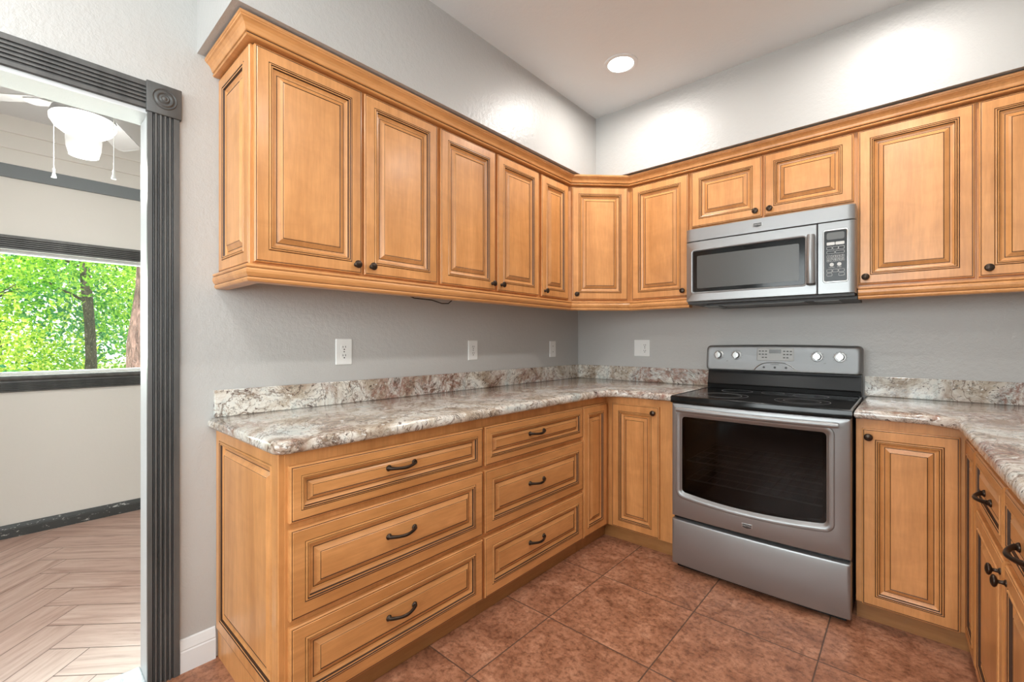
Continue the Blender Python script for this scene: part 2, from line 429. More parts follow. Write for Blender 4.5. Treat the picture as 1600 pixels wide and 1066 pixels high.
# ------------------------------------------------------------------ room shell
ZC = 2.69
T = 0.12
DX0, DX1, DZ = -3.75, -2.686, 1.998           # doorway along y in the left wall
bm = BM(); box(bm, -T, 0, DX1, 0.0, 0, ZC); box(bm, -T, 0, DX0, DX1, DZ, ZC); box(bm, -T, 0, -5.5, DX0, 0, ZC)
struct('wall_left', bm, WALL)
bm = BM(); box(bm, -T, 2.9, 0, T, 0, ZC); struct('wall_back', bm, WALL)
bm = BM(); box(bm, 2.78, 2.9, -3.1, 0, 0, ZC); box(bm, 2.78, 2.9, -5.5, -5.1, 0, ZC); box(bm, 2.78, 2.9, -5.1, -3.1, 0, 1.0); box(bm, 2.78, 2.9, -5.1, -3.1, 2.5, ZC)
struct('wall_right', bm, WALL)
bm = BM()
for a in ((-5.1, -5.04, 1.0, 2.5), (-3.16, -3.1, 1.0, 2.5), (-5.04, -3.16, 1.0, 1.06), (-5.04, -3.16, 2.44, 2.5), (-4.13, -4.07, 1.06, 2.44)):
    box(bm, 2.80, 2.86, a[0], a[1], a[2], a[3])
w3 = struct('fill_window_right', bm, WHITEP)  # unseen window, added to let fill light in from the right
bm = BM(); box(bm, 2.827, 2.833, -5.04, -3.16, 1.06, 2.44); obj('pane', bm, PANE, w3)
bm = BM()
for a in ((-T, 0.25, 0, ZC), (2.25, 2.9, 0, ZC), (0.25, 2.25, 0, 0.9), (0.25, 2.25, 2.5, ZC)): box(bm, a[0], a[1], -5.62, -5.5, a[2], a[3])
struct('wall_rear', bm, WALL)
bm = BM()
for a in ((0.25, 0.31, 0.9, 2.5), (2.19, 2.25, 0.9, 2.5), (0.31, 2.19, 0.9, 0.96), (0.31, 2.19, 2.44, 2.5), (1.22, 1.28, 0.96, 2.44)):
    box(bm, a[0], a[1], -5.58, -5.52, a[2], a[3])
wr = struct('fill_window_rear', bm, WHITEP)  # unseen window behind the camera, added as an opening for the rear fill
bm = BM(); box(bm, 0.31, 2.19, -5.553, -5.547, 0.96, 2.44); obj('pane', bm, PANE, wr)
bm = BM(); box(bm, 0.0, 2.78, -5.5, 0, -0.05, 0); struct('floor', bm, TILE)
bm = BM(); box(bm, -T, 2.9, -5.62, T, ZC, ZC+.1); struct('ceiling', bm, CEIL)
SF = 0.404
bm = BM(); polyprism(bm, [(0, -2.554), (SF, -2.554), (SF, -SF), (2.78, -SF), (2.78, 0), (0, 0)], 2.266, ZC)
struct('wall_soffit', bm, WALL)

# white baseboard between casing and cabinet, and along the doorway side
def base_prof(h): return [(0, 0), (0.013, 0), (0.013, h*.62), (0.011, h*.66), (0.012, h*.70), (0.009, h*.85), (0.006, h*.97), (0.003, h), (0, h)]
bm = BM(); sweep(bm, [(0, -2.608), (0, -2.497)], base_prof(0.118)); struct('baseboard_left', bm, WHITEP)
bm = BM(); sweep(bm, [(0, -5.5), (0, DX0-.095)], base_prof(0.118)); struct('baseboard_left_near', bm, WHITEP)
bm = BM(); sweep(bm, [(2.78, -5.5), (0, -5.5)][::-1], [(-o, z) for o, z in base_prof(0.118)]); struct('baseboard_rear', bm, WHITEP)

# jamb lining of the doorway
bm = BM()
box(bm, -T-.002, 0.004, DX1-.012, DX1, 0, DZ); box(bm, -T-.002, 0.004, DX0, DX0+.012, 0, DZ); box(bm, -T-.002, 0.004, DX0+.012, DX1-.012, DZ-.012, DZ)
struct('door_1', bm, JAMBP)
# marble threshold
def marble():
    m, nt, b = mat('gray_marble'); co = N(nt, 'ShaderNodeTexCoord').outputs['Object']
    n = noise(nt, co, 18, 7, 0.7, 1.2)
    nt.links.new(ramp(nt, n, [(0.35, (0.25, 0.31, 0.34)), (0.5, (0.60, 0.66, 0.69)), (0.7, (0.75, 0.79, 0.80))]), b.inputs['Base Color'])
    b.inputs['Roughness'].default_value = 0.25; return m
bm = BM(); box(bm, -T-.015, 0.0, DX0+.012, DX1-.012, -.02, 0.010, 0, 0.004); tag(obj('marble_threshold', bm, marble()), 'pale blue-gray marble threshold strip under the doorway', 'threshold')

# fluted casing with corner blocks
def flute_prof(w):
    """(across, out) profile of a fluted casing"""
    pts = [(0, 0), (0, 0.016)]; n = 5; m = 0.012; fw = (w-2*m)/n
    for i in range(n):
        a = m+i*fw
        pts += [(a+fw*.02, 0.0170), (a+fw*.10, 0.0060), (a+fw*.20, 0.0060), (a+fw*.28, 0.0115), (a+fw*.40, 0.0120), (a+fw*.46, 0.0070), (a+fw*.52, 0.0070), (a+fw*.58, 0.0170)]
    pts += [(w, 0.016), (w, 0)]
    return pts
CW = 0.090
dc = thing('door_casing', 'charcoal gray fluted casing with round-bossed corner blocks around the doorway', 'door trim', (0, -2.700, 0))
fp = flute_prof(CW)
bm = BM(); loops(bm, [[(o, a, z) for a, o in fp] for z in (0, DZ-.004)]); obj('side_casing', bm, TRIM, dc)
bm = BM(); loops(bm, [[(o, a-(-2.70-DX0)-CW, z) for a, o in fp] for z in (0, DZ-.004)]); obj('side_casing', bm, TRIM, dc)
bm = BM(); loops(bm, [[(o, y, DZ+.004+a) for a, o in fp] for y in (-(-2.70-DX0), 0.0)]); obj('head_casing', bm, TRIM, dc)
for yc in (CW/2+.001, -(-2.70-DX0)-CW/2-.001):
    bm = BM(); h = 0.050; zc = DZ+.004+CW/2
    box(bm, 0, 0.022, yc-h, yc+h, zc-h-.006, zc+h, 0, 0.0025)
    M = Matrix.Translation((0.022, yc, zc)) @ Matrix.Rotation(PI/2, 4, 'Y')
    prof = [(0.036, -0.003), (0.036, 0.0006), (0.034, 0.003), (0.0315, 0.001), (0.030, -0.0005), (0.027, 0.001), (0.024, 0.0045), (0.021, 0.0045), (0.018, 0.001),
            (0.016, 0.0003), (0.0135, 0.002), (0.011, 0.005), (0.008, 0.004), (0.006, 0.005), (0.003, 0.0072), (0, 0.0076)]
    lathe(bm, prof, 36, M); obj('corner_block', bm, TRIM, dc, smooth=40)

# ------------------------------------------------------------------ upper cabinets
UZ0, UZ1 = 1.455, 2.20
DZ0, DZ1 = 1.466, 2.193
FX = 0.327
def upper(label, rot, origin, x0, x1, doors, knobs, zb=UZ0, dz0=DZ0, group='raised panel wall cabinets'):
    """x0..x1 local width; doors list of (x0,x1); knobs per door 'l'/'r' in local x sense"""
    t = thing('wall_cabinet', label, 'cabinet', origin, rot)
    bm = BM(); box(bm, x0, x1, 0.001, FX-.019, zb, UZ1); obj('cabinet_box', bm, WOOD, t)
    bm = BM(); box(bm, x0, x1, FX-.019, FX, zb, UZ1); obj('face_frame', bm, WOOD, t)
    for (a, b_), k in zip(doors, knobs):
        d = front('door', a, b_, FX, dz0, DZ1, t)
        w, h = b_-a, DZ1-dz0; kx = 0.028 if k == 'l' else w-0.028
        place('knob', d, kx, 0.030 if dz0 > 1.6 else 0.034, w, h)
    return t
# left run (faces +x): rot -90, local x = -(world y - origin y)
R_L, R_B, R_R, R_D = -PI/2, PI, PI/2, -3*PI/4
u1 = upper('wide two-door maple wall cabinet nearest the doorway, with paneled end', R_L, (0, -1.69, 0), 0.0, 0.778,
      [(0.012, 0.382), (0.393, 0.784)], 'rl')
bm = panel_bm(FX-.004, UZ1-UZ0-.008, 1.0)
ep = obj('end_panel', bm, [WOOD, GLAZE], u1, loc=(0.807, 0.003, UZ0+.003)); ep.rotation_euler = (0, 0, -PI/2); ep.location = (0.7782, FX-.001, UZ0+.003)
upper('two-door maple wall cabinet in the middle of the left wall', R_L, (0, -0.929, 0), 0.0, 0.761, [(0.012, 0.369), (0.384, 0.754)], 'rl')
upper('narrow single-door maple wall cabinet just left of the corner cabinet', R_L, (0, -0.615, 0), 0.0, 0.314, [(0.021, 0.302)], 'r')
# diagonal corner cabinet: box is a five-sided prism
dcab = thing('corner_wall_cabinet', 'single-door maple wall cabinet set diagonally across the room corner', 'cabinet', (0, 0, 0))
bm = BM(); polyprism(bm, [(0.001, -0.001), (0.001, -0.614), (FX, -0.614), (0.614, -FX), (0.614, -0.001)], UZ0, UZ1); obj('cabinet_box', bm, WOOD, dcab)
dl = math.hypot(0.614-FX, 0.614-FX)
bm = panel_bm(dl-.040, DZ1-DZ0)
dd = obj('door', bm, [WOOD, GLAZE], dcab); dd.rotation_euler = (0, 0, R_D)
# local x runs from the right end to the left end of the diagonal face
ux = Vector((-math.sqrt(.5), -math.sqrt(.5), 0)); vy = Vector((math.sqrt(.5), -math.sqrt(.5), 0))
dd.location = Vector((0.614, -FX, DZ0))+ux*0.020+vy*0.0003
place('knob', dd, dl-.040-.028, 0.034, dl-.04, DZ1-DZ0)
# back run (faces -y): rot 180, local x = origin x - world x
upper('single-door maple wall cabinet between the corner cabinet and the microwave', R_B, (1.005, 0, 0), 0.0, 0.390, [(0.010, 0.370)], 'l')
upper('short two-door maple wall cabinet above the microwave', R_B, (1.785, 0, 0), 0.0, 0.779, [(0.008, 0.388), (0.400, 0.771)], 'rl', 1.845, 1.868)
upper('single-door maple wall cabinet just right of the microwave', R_B, (2.185, 0, 0), 0.0, 0.399, [(0.007, 0.391)], 'r')
upper('maple wall cabinet cut off at the right edge of the photo', R_B, (2.585, 0, 0), 0.0, 0.399, [(0.010, 0.394)], 'r')
bm = BM(); box(bm, 2.586, 2.779, -FX, -.001, UZ0, UZ1); tag(obj('cabinet_filler', bm, WOOD), 'plain maple filler panel at the far right end of wall cabinets', 'cabinet')

CROWN = [(0, 2.2005), (0.020, 2.2005), (0.030, 2.2015), (0.034, 2.206), (0.031, 2.2105), (0.0275, 2.2120), (0.029, 2.2150), (0.034, 2.2165),
         (0.0365, 2.2200), (0.0400, 2.2300), (0.0460, 2.2390), (0.0550, 2.2470), (0.0610, 2.2500), (0.0625, 2.2535), (0.0660, 2.2555), (0.0665, 2.2650), (0, 2.2650)]
CROWN = [(o if o < .03 else .03+(o-.03)*.78, 2.2005+(z-2.2005)*.895) for o, z in CROWN]
cm = [0]*len(CROWN); cm[5] = 1; cm[4] = 1
CP = [(0.001, -2.472), (FX, -2.472), (FX, -0.614), (0.614, -FX), (2.779, -FX)]
bm = BM(); sweep(bm, CP, CROWN, cm); tag(obj('crown_molding', bm, [WOODY, GLAZE]), 'maple crown molding running along the top of all the wall cabinets', 'molding')
RAIL = [(-0.018, 1.4545), (0.030, 1.4545), (0.0345, 1.4515), (0.0350, 1.4470), (0.0320, 1.4435), (0.0305, 1.4425), (0.0335, 1.4405), (0.0355, 1.4350),
        (0.0350, 1.4270), (0.0315, 1.4190), (0.0270, 1.4140), (0.0262, 1.4125), (0.0290, 1.4110), (0.0300, 1.4060), (0.0270, 1.4000), (0.0230, 1.3975), (-0.018, 1.3975)]
rm = [0]*len(RAIL); rm[4] = 1; rm[10] = 1
for path, lab in (([(0.001, -2.470), (FX, -2.470), (FX, -0.614), (0.614, -FX), (1.006, -FX)], 'maple light rail under the left and corner wall cabinets'),
                  ([(1.794, -FX), (2.779, -FX)], 'maple light rail under the wall cabinets right of the microwave')):
    bm = BM(); sweep(bm, path, RAIL, rm); tag(obj('light_rail', bm, [WOODY, GLAZE]), lab, 'molding')
bm = BM(); tube(bm, [(0.30, -1.87, 1.415), (0.30, -1.80, 1.394), (0.30, -1.70, 1.392), (0.30, -1.64, 1.380), (0.30, -1.60, 1.382), (0.30, -1.56, 1.412)], 0.0025, 8)
tag(obj('loose_wire', bm, BLACKP, smooth=60), 'thin black wire sagging under the left wall cabinets', 'wire')

# ------------------------------------------------------------------ base cabinets
BX = 0.594; BZ = 0.871; TK = 0.085
def base_box(t, x0, x1, depth0=0.001, d=None):
    d = d or BX
    bm = BM(); box(bm, x0, x1, depth0, d-.019, TK, BZ); obj('cabinet_box', bm, WOOD, t)
    bm = BM(); box(bm, x0, x1, d-.019, d, TK, BZ); obj('face_frame', bm, WOOD, t)
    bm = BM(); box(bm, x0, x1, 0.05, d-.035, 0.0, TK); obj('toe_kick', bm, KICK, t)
ROWS = [(0.660, 0.829, 0.755), (0.370, 0.640, 0.515), (0.092, 0.350, 0.230)]
def drawer_cab(label, oy, w, dx0, dx1, hx):
    t = thing('drawer_base_cabinet', label, 'cabinet', (0, oy, 0), R_L)
    base_box(t, 0, w)
    for z0, z1, hz in ROWS:
        d = front('drawer', dx0, dx1, BX, z0, z1, t, 0.74 if z1-z0 < .2 else 1.0, True)
        place('pull', d, hx-dx0, hz-z0, dx1-dx0, z1-z0)
    return t
b1 = drawer_cab('wide three-drawer maple base cabinet at the doorway end of the counter, with paneled end', -1.664, 0.812, 0.007, 0.8035, 0.416)
bm = BM(); box(bm, 0.8122, 0.824, 0.001, BX-.004, 0.0, 0.104); obj('end_base', bm, WOOD, b1)
bm = panel_bm(BX-.006, BZ-.105, 1.0)
e2 = obj('end_panel', bm, [WOOD, GLAZE], b1); e2.rotation_euler = (0, 0, -PI/2); e2.location = (0.8122, BX-.004, 0.105)
b1['label'] = 'wide three-drawer maple base cabinet at the doorway end of the left counter'
drawer_cab('narrower three-drawer maple base cabinet next to the inner corner', -0.878, 0.786, 0.008, 0.780, 0.422)
# corner base cabinet, door on each leg
cb = thing('corner_base_cabinet', 'L-shaped maple base cabinet filling the corner left of the range', 'cabinet', (0, 0, 0))
bm = BM(); polyprism(bm, [(0.001, -0.001), (0.001, -0.877), (BX, -0.877), (BX, -BX), (1.026, -BX), (1.026, -0.001)], TK, BZ); obj('cabinet_box', bm, WOOD, cb)
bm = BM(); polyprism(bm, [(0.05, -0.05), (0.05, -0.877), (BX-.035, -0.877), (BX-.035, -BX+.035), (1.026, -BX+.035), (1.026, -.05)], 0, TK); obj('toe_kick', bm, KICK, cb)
d = front('door', 0, 0.262, 0, 0, 0.737, cb); d.rotation_euler = (0, 0, R_L); d.location = (BX, -0.618, 0.092)
d = front('door', 0, 0.293, 0, 0, 0.737, cb); d.rotation_euler = (0, 0, R_B); d.location = (0.932, -BX, 0.092)
place('knob', d, 0.029, 0.737-.034, 0.293, 0.737)
# corner base cabinet right of the range; the right-hand run leaves the corner at a slight angle
AR = math.radians(1.6)
RV = Vector((-math.cos(AR), -math.sin(AR), 0)); RU = Vector((-math.sin(AR), math.cos(AR), 0))      # outward, and away from the camera
RO = Vector((2.149, -BX, 0))                 # where the two face frames meet
cr = thing('corner_base_cabinet', 'maple base cabinet turning the corner right of the range', 'cabinet', (2.1, 0, 0))
def rp(u, v): p = RO-RU*u+RV*v; return (p.x, p.y)      # u towards the camera, v outward
def off(pts): return [(x-2.1, y) for x, y in pts]
bm = BM(); polyprism(bm, off([(1.803, -0.001), (1.803, -BX), rp(0, 0), rp(.272, 0), (2.779, rp(.272, -.62)[1]), (2.779, -0.001)]), TK, BZ); obj('cabinet_box', bm, WOOD, cr)
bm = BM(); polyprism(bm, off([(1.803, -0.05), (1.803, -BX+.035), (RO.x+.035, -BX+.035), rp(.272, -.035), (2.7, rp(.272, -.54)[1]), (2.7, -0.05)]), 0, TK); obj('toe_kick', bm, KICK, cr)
d = front('door', 0, 0.296, 0, 0, 0.744, cr); d.rotation_euler = (0, 0, R_B); d.location = (2.120-2.1, -BX, 0.086)
place('knob', d, 0.296-.022, 0.744-.033, 0.296, 0.744)
q = rp(.262, 0); d = front('door', 0, 0.236, 0, 0, 0.737, cr); d.rotation_euler = (0, 0, R_R+AR); d.location = (q[0]-2.1, q[1], 0.092)
# double cabinet on the right run: its origin lies on the wall side, camera end
RL = 0.945; p0 = RO-RU*(.274+RL)-RV*.59
db = thing('double_base_cabinet', 'maple base cabinet with paired drawers above doors along the right side', 'cabinet', (p0.x, p0.y, 0), R_R+AR)
dp = 0.59
base_box(db, 0, RL, 0.001, dp)
for a, b_, hx, kx in ((0.012, 0.462, 0.245, 0.462-.028), (0.482, 0.934, 0.708, 0.482+.028)):
    q = front('drawer', a, b_, dp, 0.662, 0.827, db, 0.66, True); place('pull', q, hx-a, 0.075, b_-a, .165)
    q = front('door', a, b_, dp, 0.092, 0.638, db); place('knob', q, kx-a, 0.546-.038, b_-a, 0.546)

# ------------------------------------------------------------------ counter tops
def filleted(corners, d, seg=8):
    """corners: (x, y, radius>0 convex / <0 concave / 0, front?) counter-clockwise; inset by d"""
    n = len(corners); P = [Vector(c[:2]) for c in corners]; out = []
    q = []
    for i in range(n):
        a, b_, c = P[i-1], P[i], P[(i+1) % n]
        d1 = (b_-a).normalized(); d2 = (c-b_).normalized()
        n1 = Vector((-d1.y, d1.x)); n2 = Vector((-d2.y, d2.x)); m = n1+n2; m = m/m.length_squared*2
        q.append(b_+m*d)
    for i in range(n):
        r = corners[i][2]; a, b_, c = q[i-1], q[i], q[(i+1) % n]
        d1 = (b_-a).normalized(); d2 = (c-b_).normalized()
        if r == 0: out.append(b_.copy()); continue
        rr = max(r-d, .001) if r > 0 else -r+d
        s = b_-d1*rr; e = b_+d2*rr; o = s+e-b_
        for k in range(seg+1):
            t = k/seg*PI/2; out.append(o+(s-o)*math.cos(t)+(e-o)*math.sin(t))
    return out
def counter(label, corners, splash, sname='backsplash'):
    c0 = corners
    t = thing('countertop', label, 'countertop', (c0[0][0], c0[0][1], 0.872))
    ox, oy = c0[0][0], c0[0][1]
    prof = [(0.010, 0.0), (0.004, 0.003), (0.0, 0.010), (0.0, 0.020), (0.0015, 0.028), (0.005, 0.0345), (0.010, 0.0380), (0.017, 0.040)]
    rings = [[(p.x-ox, p.y-oy, z) for p in filleted(corners, d)] for d, z in prof]
    bm = BM(); loops(bm, rings); obj('slab', bm, GRAN, t, smooth=50)
    for a in splash:
        bm = BM(); box(bm, a[0]-ox, a[1]-ox, a[2]-oy, a[3]-oy, 0.0402, 0.142, 0, 0.0015); obj('backsplash', bm, GRAN, t)
    return t
counter('L-shaped cream and brown granite countertop wrapping the corner left of the range',
        [(0.001, -0.001, 0), (0.001, -2.520, 0), (0.640, -2.520, 0.045), (0.640, -0.640, -0.14), (1.027, -0.640, 0), (1.027, -0.001, 0)],
        [(0.001, 0.021, -2.502, -0.001), (0.0213, 1.027, -0.021, -0.001)])
counter('granite countertop right of the range, curving toward the camera',
        [(1.799, -0.001, 0), (1.799, -0.640, 0), (2.105, -0.640, -0.10), (2.143, -1.850, 0.04), (2.779, -1.850, 0), (2.779, -0.001, 0)],
        [(1.799, 2.779, -0.021, -0.001)])

# ------------------------------------------------------------------ range
RX0, RX1 = 1.032, 1.794; RW = RX1-RX0; RC = (RX0+RX1)/2
rg = thing('electric_range', 'freestanding stainless electric range with black glass cooktop between the two counters', 'range', (RC, -0.33, 0))
def rl(x): return x-RC
def ry(y): return y+0.33
BOW = 0.014
def bowy(x, y): return y-BOW*(1-min(1, abs((x-RC)/(RW/2)))**2)
def ring3(pts, y, bow=True): return [(rl(x), ry(bowy(x, y) if bow else y), z) for x, z in pts]
# body with oven cavity
bm = BM()
for a in ((RX0+.004, RX0+.035, .03, .872), (RX1-.035, RX1-.004, .03, .872), (RX0+.035, RX1-.035, .03, .30), (RX0+.035, RX1-.035, .845, .872)):
    box(bm, rl(a[0]), rl(a[1]), ry(-.630), ry(-.03), a[2], a[3])
box(bm, rl(RX0+.035), rl(RX1-.035), ry(-.06), ry(-.03), .30, .845)
CAV = simple('gray_oven_enamel', (0.10, 0.10, 0.10), 0.5)
for x in (RX0+.05, RX1-.05):
    for y in (-.60, -.08): box(bm, rl(x-.015), rl(x+.015), ry(y-.015), ry(y+.015), 0, .03)
obj('body', bm, CAV, rg)
# oven door
F = -0.684
bm = BM()
Ox0, Ox1, Oz0, Oz1 = RX0+.001, RX1-.001, 0.279, 0.874
Wx0, Wx1, Wz0, Wz1 = 1.086, 1.708, 0.412, 0.806
def fr(i, r=0.004): return rrect(Ox0+i, Ox1-i, Oz0+i, Oz1-i, r, 14, 5)
def wn(o, r, s): return rrect(Wx0-o, Wx1+o, Wz0-o, Wz1+o, r, 14, 5, s)
rings = [ring3(wn(0, .018, .020), -.640), ring3(fr(0.0), -.640, False), ring3(fr(0), F+.010), ring3(fr(.003), F+.003), ring3(fr(.009), F),
         ring3(wn(.030, .035, .020), F), ring3(wn(.0265, .033, .020), F-.004), ring3(wn(.020, .028, .020), F-.005), ring3(wn(.009, .022, .020), F-.001), ring3(wn(.004, .020, .020), F+.006), ring3(wn(0, .018, .020), F+.008), ring3(wn(0, .018, .020), -.640)]
loops(bm, rings, None, False, False); obj('oven_door', bm, STEEL, rg, smooth=35)
bm = BM(); rings = [ring3(wn(.001, .018, .020), F+.0095)]; strip_cap(bm, [bm.verts.new(p) for p in rings[0]]); loops(bm, [rings[0], ring3(wn(.001, .018, .020), F+.0125)], None, False, 'strip'); ow = obj('oven_window', bm, OVENG, rg)
# black frame inside of the window
bm = BM(); rings = [ring3(wn(.0005, .018, .02), F+.0135), ring3(wn(-.014, .016, .02), F+.0135), ring3(wn(-.014, .016, .02), F+.0160), ring3(wn(.0005, .018, .02), F+.0160)]
loops(bm, rings+[rings[0]], None, False, False); obj('window_frame', bm, BLACKP, rg)
for zr in (0.46, 0.56):
    bm = BM()
    for k in range(5): tube(bm, [(rl(RX0+.05), ry(-.60+k*.12), zr), (rl(RX1-.05), ry(-.60+k*.12), zr)], 0.0028 if k else 0.004, 6)
    for k in range(15):
        x = RX0+.05+k*(RW-.1)/14; tube(bm, [(rl(x), ry(-.60), zr), (rl(x), ry(-.12), zr)], 0.0016, 5)
    obj('oven_rack', bm, CHROME, rg)
# handle
bm = BM(); hp = []
for i in range(25):
    t = -1+i/12; x = RC+t*0.340; hp.append((rl(x), ry(-0.726-0.016*(1-t*t)), 0.846))
hr = [0.0125]*25; hr[0] = hr[-1] = 0.010
tube(bm, hp, hr, 14, 0, 0.8)
for s in (-1, 1):
    x = RC+s*.325; box(bm, rl(x-.012), rl(x+.012), ry(-.724), ry(-.684), .838, .854, 0, .003)
obj('oven_handle', bm, steel('satin_handle_steel', 'x', 0.34, 0.42), rg, smooth=45)
# storage drawer
bm = BM()
def dr(i, r=.006): return rrect(Ox0+i, Ox1-i, 0.028+i, 0.264-i, r, 14, 5)
loops(bm, [ring3(dr(0), -.640, False), ring3(dr(0), F+.010), ring3(dr(.003), F+.003), ring3(dr(.010), F)], None, True, 'strip'); obj('storage_drawer', bm, STEEL, rg, smooth=35)
bm = BM(); box(bm, rl(RX0+.006), rl(RX1-.006), ry(-.655), ry(-.632), .262, .282); obj('drawer_gap', bm, BLACKP, rg)
bm = BM(); box(bm, rl(RX0+.02), rl(RX1-.02), ry(-.650), ry(-.632), .006, .030); obj('toe_panel', bm, BLACKP, rg)
# cooktop
def slabpts(i):
    pts = [(RX1+.002-i, -.060-i), (RX0-.002+i, -.060-i)]
    for k in range(15):
        t = k/14; x = RX0-.002+i+(RW+.004-2*i)*t; pts.append((x, bowy(x, F-.006)+i))
    return pts
bm = BM()
loops(bm, [[(rl(x), ry(y), z) for x, y in slabpts(i)] for i, z in ((.002, .876), (0, .879), (0, .906), (.002, .911), (.006, .9135), (.012, .9135), (.014, .9115))]); obj('cooktop', bm, BLACKG, rg, smooth=30)
def flatring(bm, cx, cy, r, w, z, seg=64):
    rings = [[(rl(cx)+rr*math.cos(2*PI*k/seg), ry(cy)+rr*math.sin(2*PI*k/seg), zz) for k in range(seg)] for rr, zz in ((r, z), (r+w, z), (r+w, z+.0003), (r, z+.0003), (r, z))]
    loops(bm, rings, None, False, False)
for cx, cy, rs in ((1.235, -.500, (.088, .118)), (1.590, -.495, (.075, .112)), (1.235, -.235, (.078,)), (1.590, -.240, (.078,)), (1.413, -.215, (.055,))):
    bm = BM()
    for r in rs: flatring(bm, cx, cy, r, .0022, .9116)
    obj('burner_marking', bm, RING, rg)
# black riser and control panel
bm = BM()
loops(bm, [[(rl(x), ry(y), z) for y, z in ((-.02, .913), (-.115, .913), (-.118, .935), (-.122, .937), (-.118, .942), (-.100, 1.015), (-.100, 1.024), (-.02, 1.024))] for x in (RX0+.002, RX1-.002)])
obj('back_riser', bm, BLACKP, rg)
BGF = -0.150
bm = BM()
def bgp(i, top=.006):
    p = rrect(RX0+i, RX1-i, 1.022+i*.6, 1.172-i, .022-i*.4, 16, 6)
    return [(x, z+(top*(1-((x-RC)/(RW/2))**2) if z > 1.1 else 0)) for x, z in p]
def bgr(i, y): return [(rl(x), ry(y+(z-1.022)*0.10), z) for x, z in bgp(i)]
loops(bm, [bgr(0, -.02), bgr(0, BGF+.018), bgr(.002, BGF+.010), bgr(.007, BGF+.003), bgr(.015, BGF), bgr(.022, BGF+.001)]); cp = obj('control_panel', bm, steel('panel_stainless', 'x', 0.24, 0.45), rg, smooth=35)
def pan(x, z, out=0.0): return Vector((rl(x), ry(BGF+.001+(z-1.022)*0.10)-out, z))
TILT = math.atan(0.10)
def face_M(x, z, out=0.0):      # local +z points out of the panel, +x stays right
    return Matrix.Translation(pan(x, z, out)) @ Matrix.Rotation(PI/2-TILT, 4, 'X')
for kx in (1.106, 1.206, 1.606, 1.706):
    bm = BM(); M = face_M(kx, 1.115)
    lathe(bm, [(.0265, -.001), (.0265, .002), (.0235, .003), (.0225, .004)], 32, M)
    b2 = obj('knob_dial', bm, CHROME, cp, smooth=40)
    bm = BM(); lathe(bm, [(.0205, .004), (.0205, .010), (.0185, .022), (.016, .0245), (0, .025)], 32, M)
    loops(bm, [[M @ Vector(p) for p in ((-.004, -.019, z), (.004, -.019, z), (.0035, .019, z), (-.0035, .019, z))] for z in (.020, .029)])
    obj('burner_knob', bm, CHROME, cp, smooth=40)
    bm = BM()
    for k in range(9):
        a = math.radians(-30+k*30); p = M @ Vector((.031*math.cos(a), .031*math.sin(a), .0004))
        box(bm, p.x-.0012, p.x+.0012, p.y-.0003, p.y+.0003, p.z-.0012, p.z+.0012)
    obj('dial_marks', bm, INK, cp)
# centre display with its surround and arch
bm = BM(); M = face_M(1.4075, 1.124)
def rr3(M, w, h, r, z, zo=0): return [M @ Vector((x, y+zo, z)) for x, y in rrect(-w/2, w/2, -h/2, h/2, r, 4, 4)]
loops(bm, [rr3(M, .184, .074, .006, -.001), rr3(M, .184, .074, .006, .0012), rr3(M, .180, .070, .005, .0016), rr3(M, .178, .068, .005, .0010)])
obj('display_surround', bm, simple('display_silver', (0.34, 0.34, 0.33), 0.5, 0.4), cp)
bm = BM(); loops(bm, [rr3(M, .060, .022, .003, .0008, .017), rr3(M, .060, .022, .003, .0018, .017)]); obj('clock_display', bm, LCD, cp)
for i in range(3):
    for j in range(3):
        for sx in (-1, 1):
            if j == 0 and i == 2: continue
            bm = BM(); cx = sx*(.045+.016*i); zz = (-.018+.018*j)
            loops(bm, [[M @ Vector((cx+a*.005, zz+b_*.0028, z)) for a, b_ in ((-1, -1), (1, -1), (1, 1), (-1, 1))] for z in (.0008, .0018)])
            obj('touch_key', bm, INK if (i+j) % 2 else DARKG, cp)
bm = BM(); arch = []
for k in range(21):
    t = -1+k/10; arch.append(pan(1.4075+t*.105, 1.034+.044*(1-abs(t)**3.2), .0014))
tube(bm, arch, .0022, 6); obj('arch_molding', bm, CHROME, cp, smooth=50)
for sx in (-.055, 0, .055):
    bm = BM(); M2 = face_M(1.4075+sx, 1.050); lathe(bm, [(.006, 0), (.006, .002), (0, .0022)], 16, M2); obj('indicator', bm, DARKG, cp)
text_mesh('brand_lettering', 'MAYTAG', .010, face_M(1.4075, 1.068, .0005), INK, cp)
text_mesh('print_lettering', 'OFF', .006, face_M(1.155, 1.080, .0005), INK, cp)
text_mesh('print_lettering', 'OFF', .006, face_M(1.640, 1.080, .0005), INK, cp)
def badge(par, M, w, h, name='brand_badge'):
    bm = BM(); pts = [(-w/2, h/2), (-w/2, -h/4), (-w/4, -h/2*.8), (0, -h/2), (w/4, -h/2*.8), (w/2, -h/4), (w/2, h/2)][::-1]
    def rg_(s, z): return [M @ Vector((x*s, y*s, z)) for x, y in pts]
    loops(bm, [rg_(1.0, -.001), rg_(1.0, .002), rg_(.9, .0026)]); b_ = obj(name, bm, CHROME, par)
    bm = BM(); loops(bm, [rg_(.84, .0024), rg_(.84, .0030)]); obj('badge_face', bm, BADGE, b_)
    text_mesh('badge_lettering', 'MAYTAG', w*.20, M @ Matrix.Translation((0, h*.08, .0032)), PRINT, b_, .0002)
Fm = lambda x, y, z: Matrix.Translation((x, y, z)) @ Matrix.Rotation(PI/2, 4, 'X')
badge(rg, Fm(rl(1.400), ry(bowy(1.40, F))+.0005, .322), .046, .024)

